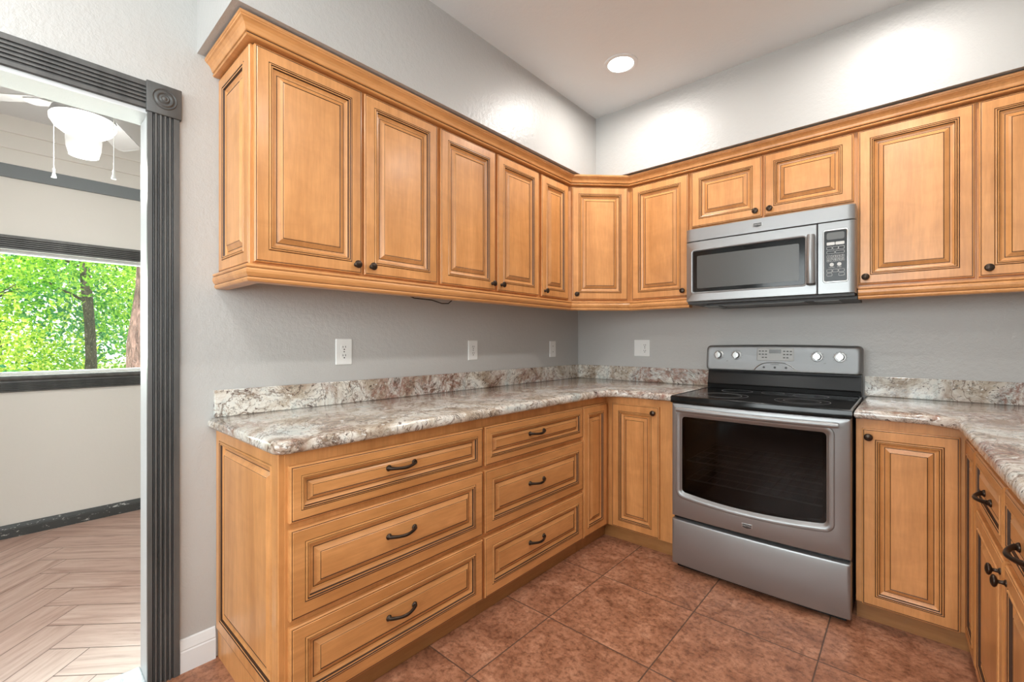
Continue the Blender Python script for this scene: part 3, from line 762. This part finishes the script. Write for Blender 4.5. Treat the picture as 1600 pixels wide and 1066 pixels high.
# ------------------------------------------------------------------ microwave
MX0, MX1 = 1.009, 1.790; MC = (MX0+MX1)/2; MF = -0.425
mw = thing('microwave_oven', 'stainless over-the-range microwave hung under the short cabinet', 'microwave', (MC, -0.2, 1.40))
def mp(x, y, z): return (x-MC, y+.2, z-1.40)
bm = BM()
box(bm, *[v for v in (MX0+.004-MC, MX1-.004-MC)], -.360+.2, -.002+.2, 0.020, 0.438)
obj('housing', bm, DARKG, mw)
def mbow(x, y):
    e = min(x-MX0, MX1-x); r = 0.024
    return y-.008*(1-((x-MC)/(MX1-MC))**2)+(r-math.sqrt(max(0, r*r-(r-min(e, r))**2)))
def mring(pts, y): return [mp(x, mbow(x, y), z) for x, z in pts]
def mrect(x0, x1, z0, z1, i=0, n=24, r=None):
    pts = []
    def side(a, b_, m_):
        for k in range(m_): t = k/m_; pts.append((a[0]+(b_[0]-a[0])*t, a[1]+(b_[1]-a[1])*t))
    x0 += i; x1 -= i; z0 += i; z1 -= i
    def dx(a, b_):
        return [a+(b_-a)*k/n for k in range(n)]
    # denser samples at both ends so the rounded corners of the case read
    def dens(t): return 0.5-0.5*math.cos(PI*t)
    for k in range(n): pts.append((x0+(x1-x0)*dens(k/n), z0))
    side((x1, z0), (x1, z1), 2)
    for k in range(n): pts.append((x1-(x1-x0)*dens(k/n), z1))
    side((x0, z1), (x0, z0), 2)
    return pts
BK = -.358
def mback(x0, x1, z0, z1): return [mp(x, BK, z) for x, z in mrect(x0, x1, z0, z1)]
# top band
bm = BM(); loops(bm, [mback(MX0, MX1, 1.767, 1.838), mring(mrect(MX0, MX1, 1.767, 1.838), MF+.004), mring(mrect(MX0, MX1, 1.767, 1.838, .002), MF)], None, True, 'strip'); obj('vent_band', bm, STEEL, mw, smooth=30)
# door as a ring with a window hole
DW = 1.642
Vx0, Vx1, Vz0, Vz1 = 1.052, 1.592, 1.478, 1.708
def hole(o, r): return rrect(Vx0-o, Vx1+o, Vz0-o, Vz1+o, r, 18, 4)
def outer(i): return rrect(MX0+i, DW-i, 1.425+i, 1.7645-i, .004, 18, 4)
bm = BM()
loops(bm, [[mp(x, BK, z) for x, z in outer(0)], mring(outer(0), MF+.004), mring(outer(.003), MF), mring(hole(.010, .016), MF), mring(hole(.0075, .014), MF-.0025), mring(hole(.003, .011), MF-.001), mring(hole(0, .009), MF+.004), mring(hole(-.001, .008), MF+.012)], None, True, False)
md = obj('microwave_door', bm, STEEL, mw, smooth=30)
bm = BM(); loops(bm, [mring(hole(-.0005, .008), MF+.009), mring(hole(-.0005, .008), MF+.005)], None, False, 'strip'); obj('door_glass', bm, BLACKG, md)
def hole2(o): return rrect(Vx0+.022-o, Vx1-.024+o, Vz0+.020-o, Vz1-.026+o, .006, 18, 4)
bm = BM(); loops(bm, [mring(hole2(0), MF+.0052), mring(hole2(0), MF+.0040)], None, False, 'strip'); obj('screen', bm, MWG, md)
# door handle: curved, wider at the bottom
bm = BM(); hp = []; hr = []
for i in range(17):
    t = i/16; z = 1.480+.232*t; hp.append(mp(1.620, mbow(1.62, MF)-.014-.018*math.sin(PI*(.12+.76*t)), z)); hr.append(.0180-.0020*t)
tube(bm, hp, hr, 14, 0, 1.0)
for z in (1.492, 1.704):
    box(bm, 1.612-MC, 1.628-MC, mbow(1.62, MF)-.020+.2, mbow(1.62, MF)+.2, z-1.40-.008, z-1.40+.008, 0, .003)
mh = obj('door_handle', bm, STEEL, md, smooth=50)
bm = BM(); q = mp(1.620, mbow(1.62, MF)-.0193, 1.4705); lathe(bm, [(.0162, 0), (.0184, .004), (.0184, .014), (.0175, .016)], 16, Matrix.Translation(q)); obj('handle_cap', bm, DARKG, md, smooth=50)
# right hand side with its keypad
bm = BM(); loops(bm, [mback(DW+.003, MX1, 1.425, 1.7645), mring(mrect(DW+.003, MX1, 1.425, 1.7645), MF+.004), mring(mrect(DW+.003, MX1, 1.425, 1.7645, .002), MF)], None, True, 'strip'); obj('side_fascia', bm, STEEL, mw, smooth=30)
Kx0, Kx1, Kz0, Kz1 = 1.672, 1.757, 1.484, 1.722
def kr(o, r): return rrect(Kx0-o, Kx1+o, Kz0-o, Kz1+o, r, 4, 4)
bm = BM(); loops(bm, [mring(kr(.008, .012), MF+.0005), mring(kr(.0055, .010), MF-.0025), mring(kr(.002, .008), MF-.0025), mring(kr(.0, .007), MF-.0008)], None, False, False); obj('keypad_bezel', bm, CHROME, mw, smooth=40)
bm = BM(); loops(bm, [mring(kr(.0005, .007), MF+.0005), mring(kr(.0005, .007), MF-.0012)]); kp = obj('keypad', bm, BLACKP, mw)
def key(x0, x1, z0, z1, m_=PRINT, ringw=.0010, name='button', fill=False):
    bm = BM(); r = min((z1-z0), (x1-x0))*.22
    o_ = rrect(x0, x1, z0, z1, r, 1, 3); i_ = rrect(x0+ringw, x1-ringw, z0+ringw, z1-ringw, r*.8, 1, 3)
    if fill: loops(bm, [mring(o_, MF-.0011), mring(o_, MF-.0018)])
    else: loops(bm, [mring(o_, MF-.0011), mring(o_, MF-.0018), mring(i_, MF-.0018), mring(i_, MF-.0011), mring(o_, MF-.0011)], None, False, False)
    return obj(name, bm, m_, kp)
kw = Kx1-Kx0
def fx(t): return Kx0+kw*t
def fz(t): return Kz1-(Kz1-Kz0)*t
key(fx(.10), fx(.90), fz(.175), fz(.035), LCD, name='display', fill=True)
key(fx(.10), fx(.47), fz(.285), fz(.225), PRINT, name='button', fill=True); key(fx(.50), fx(.90), fz(.285), fz(.225), PRINT, fill=True)
for k in range(3): key(fx(.10+.27*k), fx(.35+.275*k), fz(.375), fz(.315))
for a, b_ in ((.10, .47), (.50, .90)): key(fx(a), fx(b_), fz(.455), fz(.400))
for r_ in range(2):
    for k in range(5):
        c0, c1 = .10+.162*k, .10+.162*k+.150; z1_, z0_ = .485+.068*r_, .545+.068*r_
        key(fx(c0), fx(c1), fz(z0_), fz(z1_), ringw=.0007)
        cxm = fx((c0+c1)/2); text_mesh('digit', '1234567890'[r_*5+k], .0125, Matrix.Translation(mp(cxm, mbow(cxm, MF)-.0016, fz((z0_+z1_)/2))) @ Matrix.Rotation(PI/2, 4, 'X'), PRINT, kp, .0002)
for c0 in (.33, .67):
    bm = BM(); q = mp(fx(c0), mbow(fx(c0), MF)-.0010, fz(.672)); lathe(bm, [(.0085, 0), (.0085, .0008), (.004, .0010), (0, .0010)], 20, Matrix.Translation(q) @ Matrix.Rotation(PI/2, 4, 'X')); obj('button', bm, PRINT, kp)
for s, c0 in (('CANCEL', .33), ('START', .67)):
    text_mesh('keypad_lettering', s, .0060, Matrix.Translation(mp(fx(c0), mbow(fx(c0), MF)-.0016, fz(.728))) @ Matrix.Rotation(PI/2, 4, 'X'), PRINT, kp, .0002)
for a, b_, z0_, z1_ in ((.10, .35, .825, .765), (.37, .62, .825, .765), (.64, .90, .825, .765), (.10, .35, .900, .840), (.64, .90, .900, .840)): key(fx(a), fx(b_), fz(z0_), fz(z1_))
badge(mw, Matrix.Translation(mp(1.385, mbow(1.385, MF)+.0005, 1.803)) @ Matrix.Rotation(PI/2, 4, 'X'), .046, .024)
# underside
bm = BM(); box(bm, MX0+.008-MC, MX1-.006-MC, -.405+.2, -.01+.2, .012, .026); box(bm, MX0+.10-MC, MX1+.001-MC, -.36+.2, -.05+.2, .0, .013)
obj('underside', bm, DARKG, mw)
for a, b_ in ((1.09, 1.17), (1.19, 1.58), (1.62, 1.72)):
    bm = BM(); box(bm, a-MC, b_-MC, -.352+.2, -.20+.2, -.003, .001); obj('vent_filter', bm, simple('gray_filter', (0.16, 0.16, 0.155), 0.45, 0.5), mw)

# ------------------------------------------------------------------ outlets and switches
def plate(name, label, cat, w, h, loc, rot, kinds, grp=None):
    t = thing(name, label, cat, loc, rot, grp)
    bm = BM(); rings = []
    for i, d in ((0, 0), (0, .003), (.0015, .0048), (.004, .0055)):
        rings.append([(x, d+.0003, z) for x, z in rrect(-w/2+i, w/2-i, -h/2+i, h/2-i, .004, 3, 3)])
    loops(bm, rings); obj('cover_plate', bm, PLASTIC, t)
    n = len(kinds)
    for j, k in enumerate(kinds):
        cx = (j-(n-1)/2)*.046
        if k == 'duplex':
            for s in (1, -1):
                bm = BM(); zc = s*.0195
                prof = [(cx+.0172*math.cos(a)*1.0, zc+max(-.0140, min(.0140, .0172*math.sin(a)))) for a in [2*PI*q/28 for q in range(28)]]
                loops(bm, [[(x, y, z) for x, z in prof] for y in (.004, .0070)]); rc = obj('receptacle', bm, PLASTIC, t)
                bm = BM()
                for sx, hh in ((-1, .0045), (1, .0038)): box(bm, cx+sx*.0063-.0014, cx+sx*.0063+.0014, .0069, .0073, zc+.003-hh, zc+.003+hh)
                lathe(bm, [(.0032, 0), (.0032, .0004)], 12, Matrix.Translation((cx, .0069, zc-.0085)) @ Matrix.Rotation(-PI/2, 4, 'X'))
                obj('slots', bm, SLOT, rc)
            bm = BM(); lathe(bm, [(.003, 0), (.003, .0008), (0, .001)], 12, Matrix.Translation((cx, .0055, 0)) @ Matrix.Rotation(-PI/2, 4, 'X')); obj('screw', bm, DARKG, t)
        elif k == 'blank':
            for s in (1, -1):
                bm = BM(); lathe(bm, [(.0032, 0), (.0032, .0008), (0, .001)], 12, Matrix.Translation((cx, .0055, s*.021)) @ Matrix.Rotation(-PI/2, 4, 'X')); obj('screw', bm, DARKG, t)
        elif k == 'rocker':
            bm = BM(); loops(bm, [[(x, y, z) for x, z in rrect(cx-.0175+i, cx+.0175-i, -.034+i, .034-i, .002, 2, 2)] for i, y in ((0, .004), (0, .0065), (.0015, .0072))]); obj('rocker', bm, PLASTIC, t)
    return t
plate('wall_outlet', 'white duplex outlet on the left wall, nearest the doorway', 'outlet', .080, .121, (0, -1.980, 1.150), R_L, ['duplex'])
plate('wall_outlet', 'white duplex outlet on the left wall, middle of the three plates', 'outlet', .076, .119, (0, -1.155, 1.144), R_L, ['duplex'])
plate('blank_plate', 'narrow white cover plate on the left wall close to the corner', 'wall plate', .074, .118, (0, -0.345, 1.141), R_L, ['blank'])
plate('switch_and_outlet', 'white double plate with switch and outlet left of the range', 'outlet', .118, .118, (0.543, 0, 1.149), R_B, ['duplex', 'rocker'])

# ------------------------------------------------------------------ recessed ceiling lights
LENS = simple('lit_lens', (1, 1, 1), 0.5, emit=(1.0, 0.98, 0.95), es=9.0)
def can(x, y, label):
    t = thing('recessed_light', label, 'ceiling light', (x, y, ZC))
    bm = BM(); M = Matrix.Rotation(PI, 4, 'X')
    lathe(bm, [(.066, -.0), (.066, .002), (.070, .005), (.084, .006), (.090, .003), (.090, .0)], 48, M, 0, False); obj('trim_ring', bm, WHITEP, t, smooth=40)
    bm = BM(); lathe(bm, [(.068, .0005), (.066, .004), (.05, .0055), (0, .006)], 48, M); obj('lens', bm, LENS, t, smooth=60)
    l = area('lamp', (0, 0, -.012), (0, 0, 0), .16, .16, CAN_POWER, CAN, True); l.parent = t; l.data.spread = math.radians(175)
    return t
for x, y, lab in ((0.815, -0.833, 'round recessed light glowing in the ceiling near the room corner'),
                  (1.930, -0.833, 'recessed ceiling light just beyond the top edge above the range'),
                  (1.930, -1.950, 'recessed ceiling light above the right counter, out of frame'),
                  (0.815, -3.300, 'recessed ceiling light behind the camera on the doorway side'),
                  (1.930, -3.100, 'recessed ceiling light behind the camera on the right side')):
    can(x, y, lab)

# ------------------------------------------------------------------ sunroom beyond the doorway
HX = -2.13; HY0, HY1 = -5.2, -0.6; HZ = 2.575
WY0, WY1, WZ0, WZ1 = -4.3, -1.7, 0.995, 1.760
bm = BM()
box(bm, HX-T, HX, HY0, HY1, 0, WZ0); box(bm, HX-T, HX, HY0, HY1, WZ1, 2.20)
box(bm, HX-T, HX, HY0, WY0, WZ0, WZ1); box(bm, HX-T, HX, WY1, HY1, WZ0, WZ1)
struct('wall_sunroom', bm, CREAM)
# lap siding above the band: three boards with a shadow step
bm = BM()
zs = [2.276, 2.372, 2.470, HZ]
for i in range(3):
    a, b_ = zs[i], zs[i+1]
    loops(bm, [[(HX-T, y, a), (HX+.016, y, a), (HX+.018, y, a+.003), (HX+.005, y, b_), (HX-T, y, b_)] for y in (HY0, HY1)])
struct('wall_sunroom_siding', bm, CREAM)
bm = BM(); box(bm, HX-T, HX+.020, HY0, HY1, 2.196, 2.276, 0, .003); struct('trim_1', bm, BAND)
bm = BM(); box(bm, HX-T, -T, HY1, HY1+.1, 0, HZ); struct('wall_sunroom_end', bm, CREAM)
bm = BM(); box(bm, HX-T, -T, HY0-.1, HY0, 0, HZ); struct('wall_sunroom_near', bm, CREAM)
bm = BM(); box(bm, -T-.006, -T, HY0, DX0, 0, HZ); box(bm, -T-.006, -T, DX1, HY1, 0, HZ); box(bm, -T-.006, -T, DX0, DX1, DZ, HZ); struct('wall_sunroom_inner', bm, CREAM)
bm = BM(); box(bm, HX-T, -T, HY0, HY1, HZ, HZ+.1); struct('ceiling_sunroom', bm, HALLCEIL)
bm = BM(); sweep(bm, [(HX, HY0), (HX, HY1)], base_prof(0.080)); struct('baseboard_sunroom', bm, CHIP)
bm = BM(); box(bm, HX-T, -T-.0155, HY0, HY1, -.05, -.0025); struct('floor_sunroom_grout', bm, GROUT)
# herringbone plank floor
L_, W_ = 0.90, 0.150
bm = BM(); uvl = bm.loops.layers.uv.new('UVMap'); rnd = random.Random(4)
def plank(p0, p1, q0, q1, along_p):
    g = 0.0014; cs = [(p0+g, q0+g), (p1-g, q0+g), (p1-g, q1-g), (p0+g, q1-g)]
    s = math.sqrt(.5)
    pts = [(s*(p+q), s*(p-q)-2.806) for p, q in cs]
    if max(x for x, y in pts) < HX-.1 or min(x for x, y in pts) > 0 or max(y for x, y in pts) < HY0 or min(y for x, y in pts) > HY1: return
    vs = [bm.verts.new((x, y, 0)) for x, y in pts]; f = bm.faces.new(vs)
    ox, oy = rnd.random()*20, rnd.random()*20
    for l, (p, q) in zip(f.loops, cs): l[uvl].uv = ((p-p0+ox, q-q0+oy) if along_p else (q-q0+ox, p-p0+oy))
for k in range(-60, 60):
    for j in range(-8, 9):
        op, oq = k*W_+j*L_, k*W_-j*L_
        plank(op, op+L_, oq, oq+W_, True)
        plank(op+L_, op+L_+W_, oq+W_-L_, oq+W_, False)
for co_, no_ in (((HX, 0, 0), (-1, 0, 0)), ((-T-.0155, 0, 0), (1, 0, 0)), ((0, HY0, 0), (0, -1, 0)), ((0, HY1, 0), (0, 1, 0))):
    bmesh.ops.bisect_plane(bm, geom=list(bm.verts)+list(bm.edges)+list(bm.faces), plane_co=co_, plane_no=no_, clear_outer=True)
me = bpy.data.meshes.new('floor_sunroom'); bm.to_mesh(me); bm.free(); me.materials.append(PLANK)
fo = bpy.data.objects.new('floor_sunroom', me); C.objects.link(fo); fo['kind'] = 'structure'
# window: white frame, glass, fluted charcoal head and apron, stool
w1 = bpy.data.objects.new('window_1', None); C.objects.link(w1); w1.location = (HX, WY0, WZ0); w1['kind'] = 'structure'
def wb(*a): return (a[0]-HX, a[1]-HX, a[2]-WY0, a[3]-WY0, a[4]-WZ0, a[5]-WZ0)
bm = BM(); f_ = .018
for a in ((HX-.09, HX-.04, WY0, WY1, WZ0, WZ0+f_*.6), (HX-.09, HX-.04, WY0, WY1, WZ1-f_, WZ1), (HX-.09, HX-.04, WY0, WY0+f_, WZ0+f_*.6, WZ1-f_), (HX-.09, HX-.04, WY1-f_, WY1, WZ0+f_*.6, WZ1-f_)):
    box(bm, *wb(*a))
obj('frame', bm, WHITEP, w1)
bm = BM(); box(bm, *wb(HX-.068, HX-.062, WY0+f_, WY1-f_, WZ0+f_*.6, WZ1-f_)); obj('pane', bm, PANE, w1)
wp = flute_prof(.085)
bm = BM(); loops(bm, [[(o, y-WY0, .765+a) for a, o in wp] for y in (WY0-.09, WY1+.09)]); obj('head_casing', bm, TRIM, w1)
bm = BM(); loops(bm, [[(o*.9, y-WY0, -.1-.008+a*.82) for a, o in wp] for y in (WY0-.09, WY1+.09)]); obj('apron', bm, TRIM, w1)
bm = BM(); box(bm, -T+.03, .040, -.09, WY1-WY0+.09, -.036, -.006, 0, .010); obj('window_stool', bm, TRIM, w1, smooth=40)

# ceiling fan
FX_, FY_ = -1.02, -2.775
fan = thing('ceiling_fan', 'white ceiling fan with lit glass bowl seen through the doorway', 'ceiling fan', (FX_, FY_, HZ))
FW = simple('fan_white', (0.78, 0.78, 0.78), 0.35)
dn = Matrix.Rotation(PI, 4, 'X')
bm = BM(); lathe(bm, [(.070, 0), (.070, .02), (.05, .045), (.02, .05), (.014, .06), (.014, .13), (.06, .135), (.105, .155), (.115, .20), (.105, .235), (.085, .250)], 32, dn); obj('motor_housing', bm, FW, fan, smooth=40)
bm = BM(); lathe(bm, [(.085, .250), (.112, .270), (.120, .292), (.118, .300)], 36, dn); obj('light_collar', bm, simple('fan_collar_gray', (0.45, 0.45, 0.46), 0.4, 0.3), fan, smooth=40)
for k in range(5):
    a = math.radians(12+72*k); M = Matrix.Rotation(a, 4, 'Z')
    bm = BM(); rings = []
    for x, w in ((.145, .040), (.20, .052), (.55, .062), (.60, .052), (.615, .03)):
        rings.append([M @ Vector((x, s*w, -.215-.010*s*(1 if True else 0)+dz)) for s, dz in ((-1, 0), (1, 0), (1, .006), (-1, .006))])
    loops(bm, rings); bl = obj('blade', bm, FW, fan)
    bm = BM()
    loops(bm, [[M @ Vector((x, s*w, -.224-dz)) for s, dz in ((-1, 0), (1, 0), (1, .005), (-1, .005))] for x, w in ((.085, .012), (.14, .016), (.17, .036), (.235, .034), (.25, .012))])
    obj('blade_arm', bm, FW, bl)
GLOW = simple('lit_bowl_glass', (1, 1, 1), 0.4, emit=(1.0, 0.99, 0.97), es=1.25)
bm = BM(); lathe(bm, [(.114, .296), (.122, .306), (.121, .325), (.105, .352), (.08, .372), (.05, .384), (0, .390)], 36, dn); obj('glass_bowl', bm, GLOW, fan, smooth=60)
bm = BM(); lathe(bm, [(.056, .372), (.066, .395), (.064, .440), (.054, .478), (.048, .478), (.046, .42)], 32, dn); obj('glass_shade', bm, simple('frosted_shade', (0.9, 0.9, 0.9), 0.4, emit=(1, 1, 1), es=0.2), fan, smooth=60)
for dx_, dy_, zz in ((-.094, -.098, 0), (.094, .098, 0)):
    px, py = dx_, dy_
    bm = BM(); tube(bm, [(px, py, -.285), (px, py, -.545)], .0018, 6)
    for k in range(25): lathe(bm, [(.0008, -.0022), (.0026, 0), (.0008, .0022)], 6, Matrix.Translation((px, py, -.295-.010*k)))
    pc = obj('pull_chain', bm, FW, fan)
    bm = BM(); lathe(bm, [(.003, -.540), (.006, -.547), (.0035, -.557), (.009, -.580), (.0105, -.586), (0, -.586)], 14, Matrix.Translation((px, py, 0))); obj('chain_pendant', bm, FW, pc, smooth=50)
fl = bpy.data.lights.new('fan_bulb', 'POINT'); fl.energy = 13; fl.shadow_soft_size = .12; fl.color = (1, .97, .93)
fo_ = bpy.data.objects.new('fan_bulb', fl); C.objects.link(fo_); fo_.parent = fan; fo_.location = (0, 0, -.53)

# ------------------------------------------------------------------ garden
import numpy as np
def leafmat(name, lo, mid, hi, trans=0.5):
    m, nt, b = mat(name); nt.nodes.remove(b); out = nt.nodes['Material Output']
    co = N(nt, 'ShaderNodeTexCoord').outputs['Object']
    a = noise(nt, co, 1.2, 3); c = noise(nt, co, 24, 2); f = mth(nt, 'ADD', mth(nt, 'MULTIPLY', a, .5), mth(nt, 'MULTIPLY', c, .5))
    col = ramp(nt, f, [(0.42, lo), (0.49, mid), (0.56, hi)])
    d = N(nt, 'ShaderNodeBsdfDiffuse'); t = N(nt, 'ShaderNodeBsdfTranslucent'); nt.links.new(col, d.inputs[0]); nt.links.new(col, t.inputs[0])
    mx = N(nt, 'ShaderNodeMixShader'); mx.inputs[0].default_value = trans
    nt.links.new(d.outputs[0], mx.inputs[1]); nt.links.new(t.outputs[0], mx.inputs[2]); nt.links.new(mx.outputs[0], out.inputs[0]); return m
LEAFS = [leafmat('leaf_green', (0.05, 0.24, 0.04), (0.26, 0.60, 0.06), (0.72, 0.90, 0.16)),
         leafmat('leaf_bluish', (0.04, 0.20, 0.10), (0.10, 0.40, 0.16), (0.34, 0.66, 0.22)),
         leafmat('leaf_yellow', (0.14, 0.38, 0.03), (0.52, 0.72, 0.07), (0.92, 0.92, 0.26))]
def bark(name, lo, hi):
    m, nt, b = mat(name); co = N(nt, 'ShaderNodeTexCoord').outputs['Object']
    n = noise(nt, mapping(nt, co, (14, 14, 4)), 1.6, 7, 0.75, 1.0)
    nt.links.new(ramp(nt, n, [(0.38, lo), (0.62, hi)]), b.inputs['Base Color']); b.inputs['Roughness'].default_value = 0.9; bump(nt, b, n, 1.0, 0.04); return m
BARK = bark('reddish_bark', (0.075, 0.04, 0.038), (0.40, 0.24, 0.215)); BARK2 = bark('dark_bark', (0.03, 0.025, 0.02), (0.16, 0.12, 0.09))
def leaves(name, blobs, n, size, m_, parent, seed):
    r = np.random.default_rng(seed); tot = sum(b[3]*b[4]*b[5] for b in blobs); V = []; 
    P = []
    for cx, cy, cz, rx, ryy, rz in blobs:
        k = max(20, int(n*rx*ryy*rz/tot)); d = r.normal(size=(k, 3)); d /= np.linalg.norm(d, axis=1)[:, None]
        d *= (r.random(k)**0.45)[:, None]; P.append(d*[rx, ryy, rz]+[cx, cy, cz])
    P = np.concatenate(P); k = len(P)
    u = r.normal(size=(k, 3)); u /= np.linalg.norm(u, axis=1)[:, None]; w = np.cross(u, r.normal(size=(k, 3))); w /= np.linalg.norm(w, axis=1)[:, None]
    s = (size*(.6+.8*r.random(k)))[:, None]
    q = np.stack([P-u*s, P+w*s*.45, P+u*s, P-w*s*.45], 1).reshape(-1, 3)
    me = bpy.data.meshes.new(name); me.from_pydata(q.tolist(), [], np.arange(4*k).reshape(-1, 4).tolist()); me.materials.append(m_)
    o = bpy.data.objects.new(name, me); C.objects.link(o)
    if parent: o.parent = parent
    return o
GZ = -0.35
bm = BM(); box(bm, -40, HX-T, -30, 20, GZ-.1, GZ)
g_, nt, b = mat('leaf_litter_ground'); co = N(nt, 'ShaderNodeTexCoord').outputs['Object']
nt.links.new(ramp(nt, noise(nt, co, 3, 6, .7), [(0.35, (0.10, 0.22, 0.05)), (0.6, (0.35, 0.42, 0.14)), (0.75, (0.5, 0.42, 0.28))]), b.inputs['Base Color'])
gr = obj('ground_1', bm, g_); gr['kind'] = 'structure'
def tree(label, x, y, h, tr, blobs, n, size, li, barkm, seed, lean=0.0):
    t = thing('garden_tree', label, 'tree', (x, y, GZ)); r = random.Random(seed)
    bm = BM(); pts = []; rad = []
    for i in range(9):
        f = i/8; pts.append((lean*f*h+.06*math.sin(f*7+seed), .06*math.cos(f*6+seed), f*h)); rad.append(tr*(1.25-.65*f)*(1+.12*math.sin(f*19+seed)))
    tube(bm, pts, rad, 14)
    for k in range(5):
        z0 = h*(.45+.11*k); a = r.random()*6.28; bl = .5+r.random()*.9
        bx = lean*z0
        tube(bm, [(bx, 0, z0), (bx+.5*bl*math.cos(a), .5*bl*math.sin(a), z0+.25*bl), (bx+bl*math.cos(a), bl*math.sin(a), z0+.7*bl)], [tr*.35, tr*.22, tr*.08], 7)
    obj('trunk', bm, barkm, t, smooth=60)
    if blobs: leaves('crown', blobs, n, size, LEAFS[li], t, seed)
    return t
tree('tall tree with thick reddish bark at the right edge of the sunroom window', -5.6, -1.80, 6.0, .155,
     [(0, 0, 4.6, 2.0, 2.2, 1.2), (-.4, -.7, 3.7, 1.0, .8, .5)], 5000, .055, 1, BARK, 3)
tree('slim dark-trunked tree in the middle of the sunroom window', -9.0, -2.10, 5.0, .075,
     [(0, 0, 3.9, 2.3, 2.4, 1.5), (0.3, -.9, 2.6, .9, 1.0, .8), (-.3, .9, 2.2, 1.0, .9, .9)], 11000, .06, 0, BARK2, 5, .02)
tree('bushy yellow-green tree at the left of the sunroom window', -8.2, -4.3, 3.2, .08,
     [(0, 0, 2.2, 1.3, 1.5, 1.3), (.3, .9, 1.4, .8, .8, .8), (0, -1.0, 1.5, 1, 1, 1)], 9000, .05, 2, BARK2, 8)
tree('bluish green tree behind the bushy one', -11.5, -3.2, 5.4, .12,
     [(0, 0, 3.6, 1.8, 2.0, 1.7), (0, 1.3, 1.9, 1.2, 1.3, 1.2), (0, -1.7, 2.6, 1.3, 1.3, 1.4)], 9500, .06, 1, BARK2, 13)
tree('light green tree far back between the two trunks', -13.0, -0.6, 5.6, .12,
     [(0, 0, 3.0, 1.9, 1.9, 1.9), (0, 1.8, 2.4, 1.4, 1.3, 1.4), (0, -1.6, 1.9, 1.3, 1.2, 1.2)], 9000, .06, 2, BARK2, 17)
tree('dense green tree beyond the left end of the sunroom window', -10.5, -6.6, 5.0, .12,
     [(0, 0, 3.0, 2.0, 2.0, 1.9), (0, 1.6, 1.8, 1.0, 1.0, 1.0)], 8000, .06, 0, BARK2, 21)
for i, (x, y, rx, hz, li, lab) in enumerate(((-7.0, -3.2, .75, .62, 1, 'low bluish shrub below the middle of the sunroom window'),
      (-7.2, -2.1, .65, .52, 0, 'low green shrub between the two trunks outside'), (-6.9, -4.6, .85, .75, 0, 'low green shrub at the left outside the sunroom window'),
      (-9.4, -0.9, .9, .75, 2, 'yellow-green shrub behind the reddish trunk'), (-10.2, -2.8, .95, .95, 2, 'yellow-green shrub behind the low bluish one'))):
    t = thing('garden_shrub', lab, 'shrub', (x, y, GZ))
    leaves('foliage', [(0, 0, hz, rx, rx*1.2, hz), (.2, .5, hz*.8, rx*.7, rx*.7, hz*.8)], 3500, .042, LEAFS[li], t, 40+i)
    bm = BM(); tube(bm, [(0, 0, 0), (.03, .02, hz)], .02, 6); tube(bm, [(0, 0, 0), (-.1, .12, hz*.8)], .014, 6); obj('stem', bm, BARK2, t)
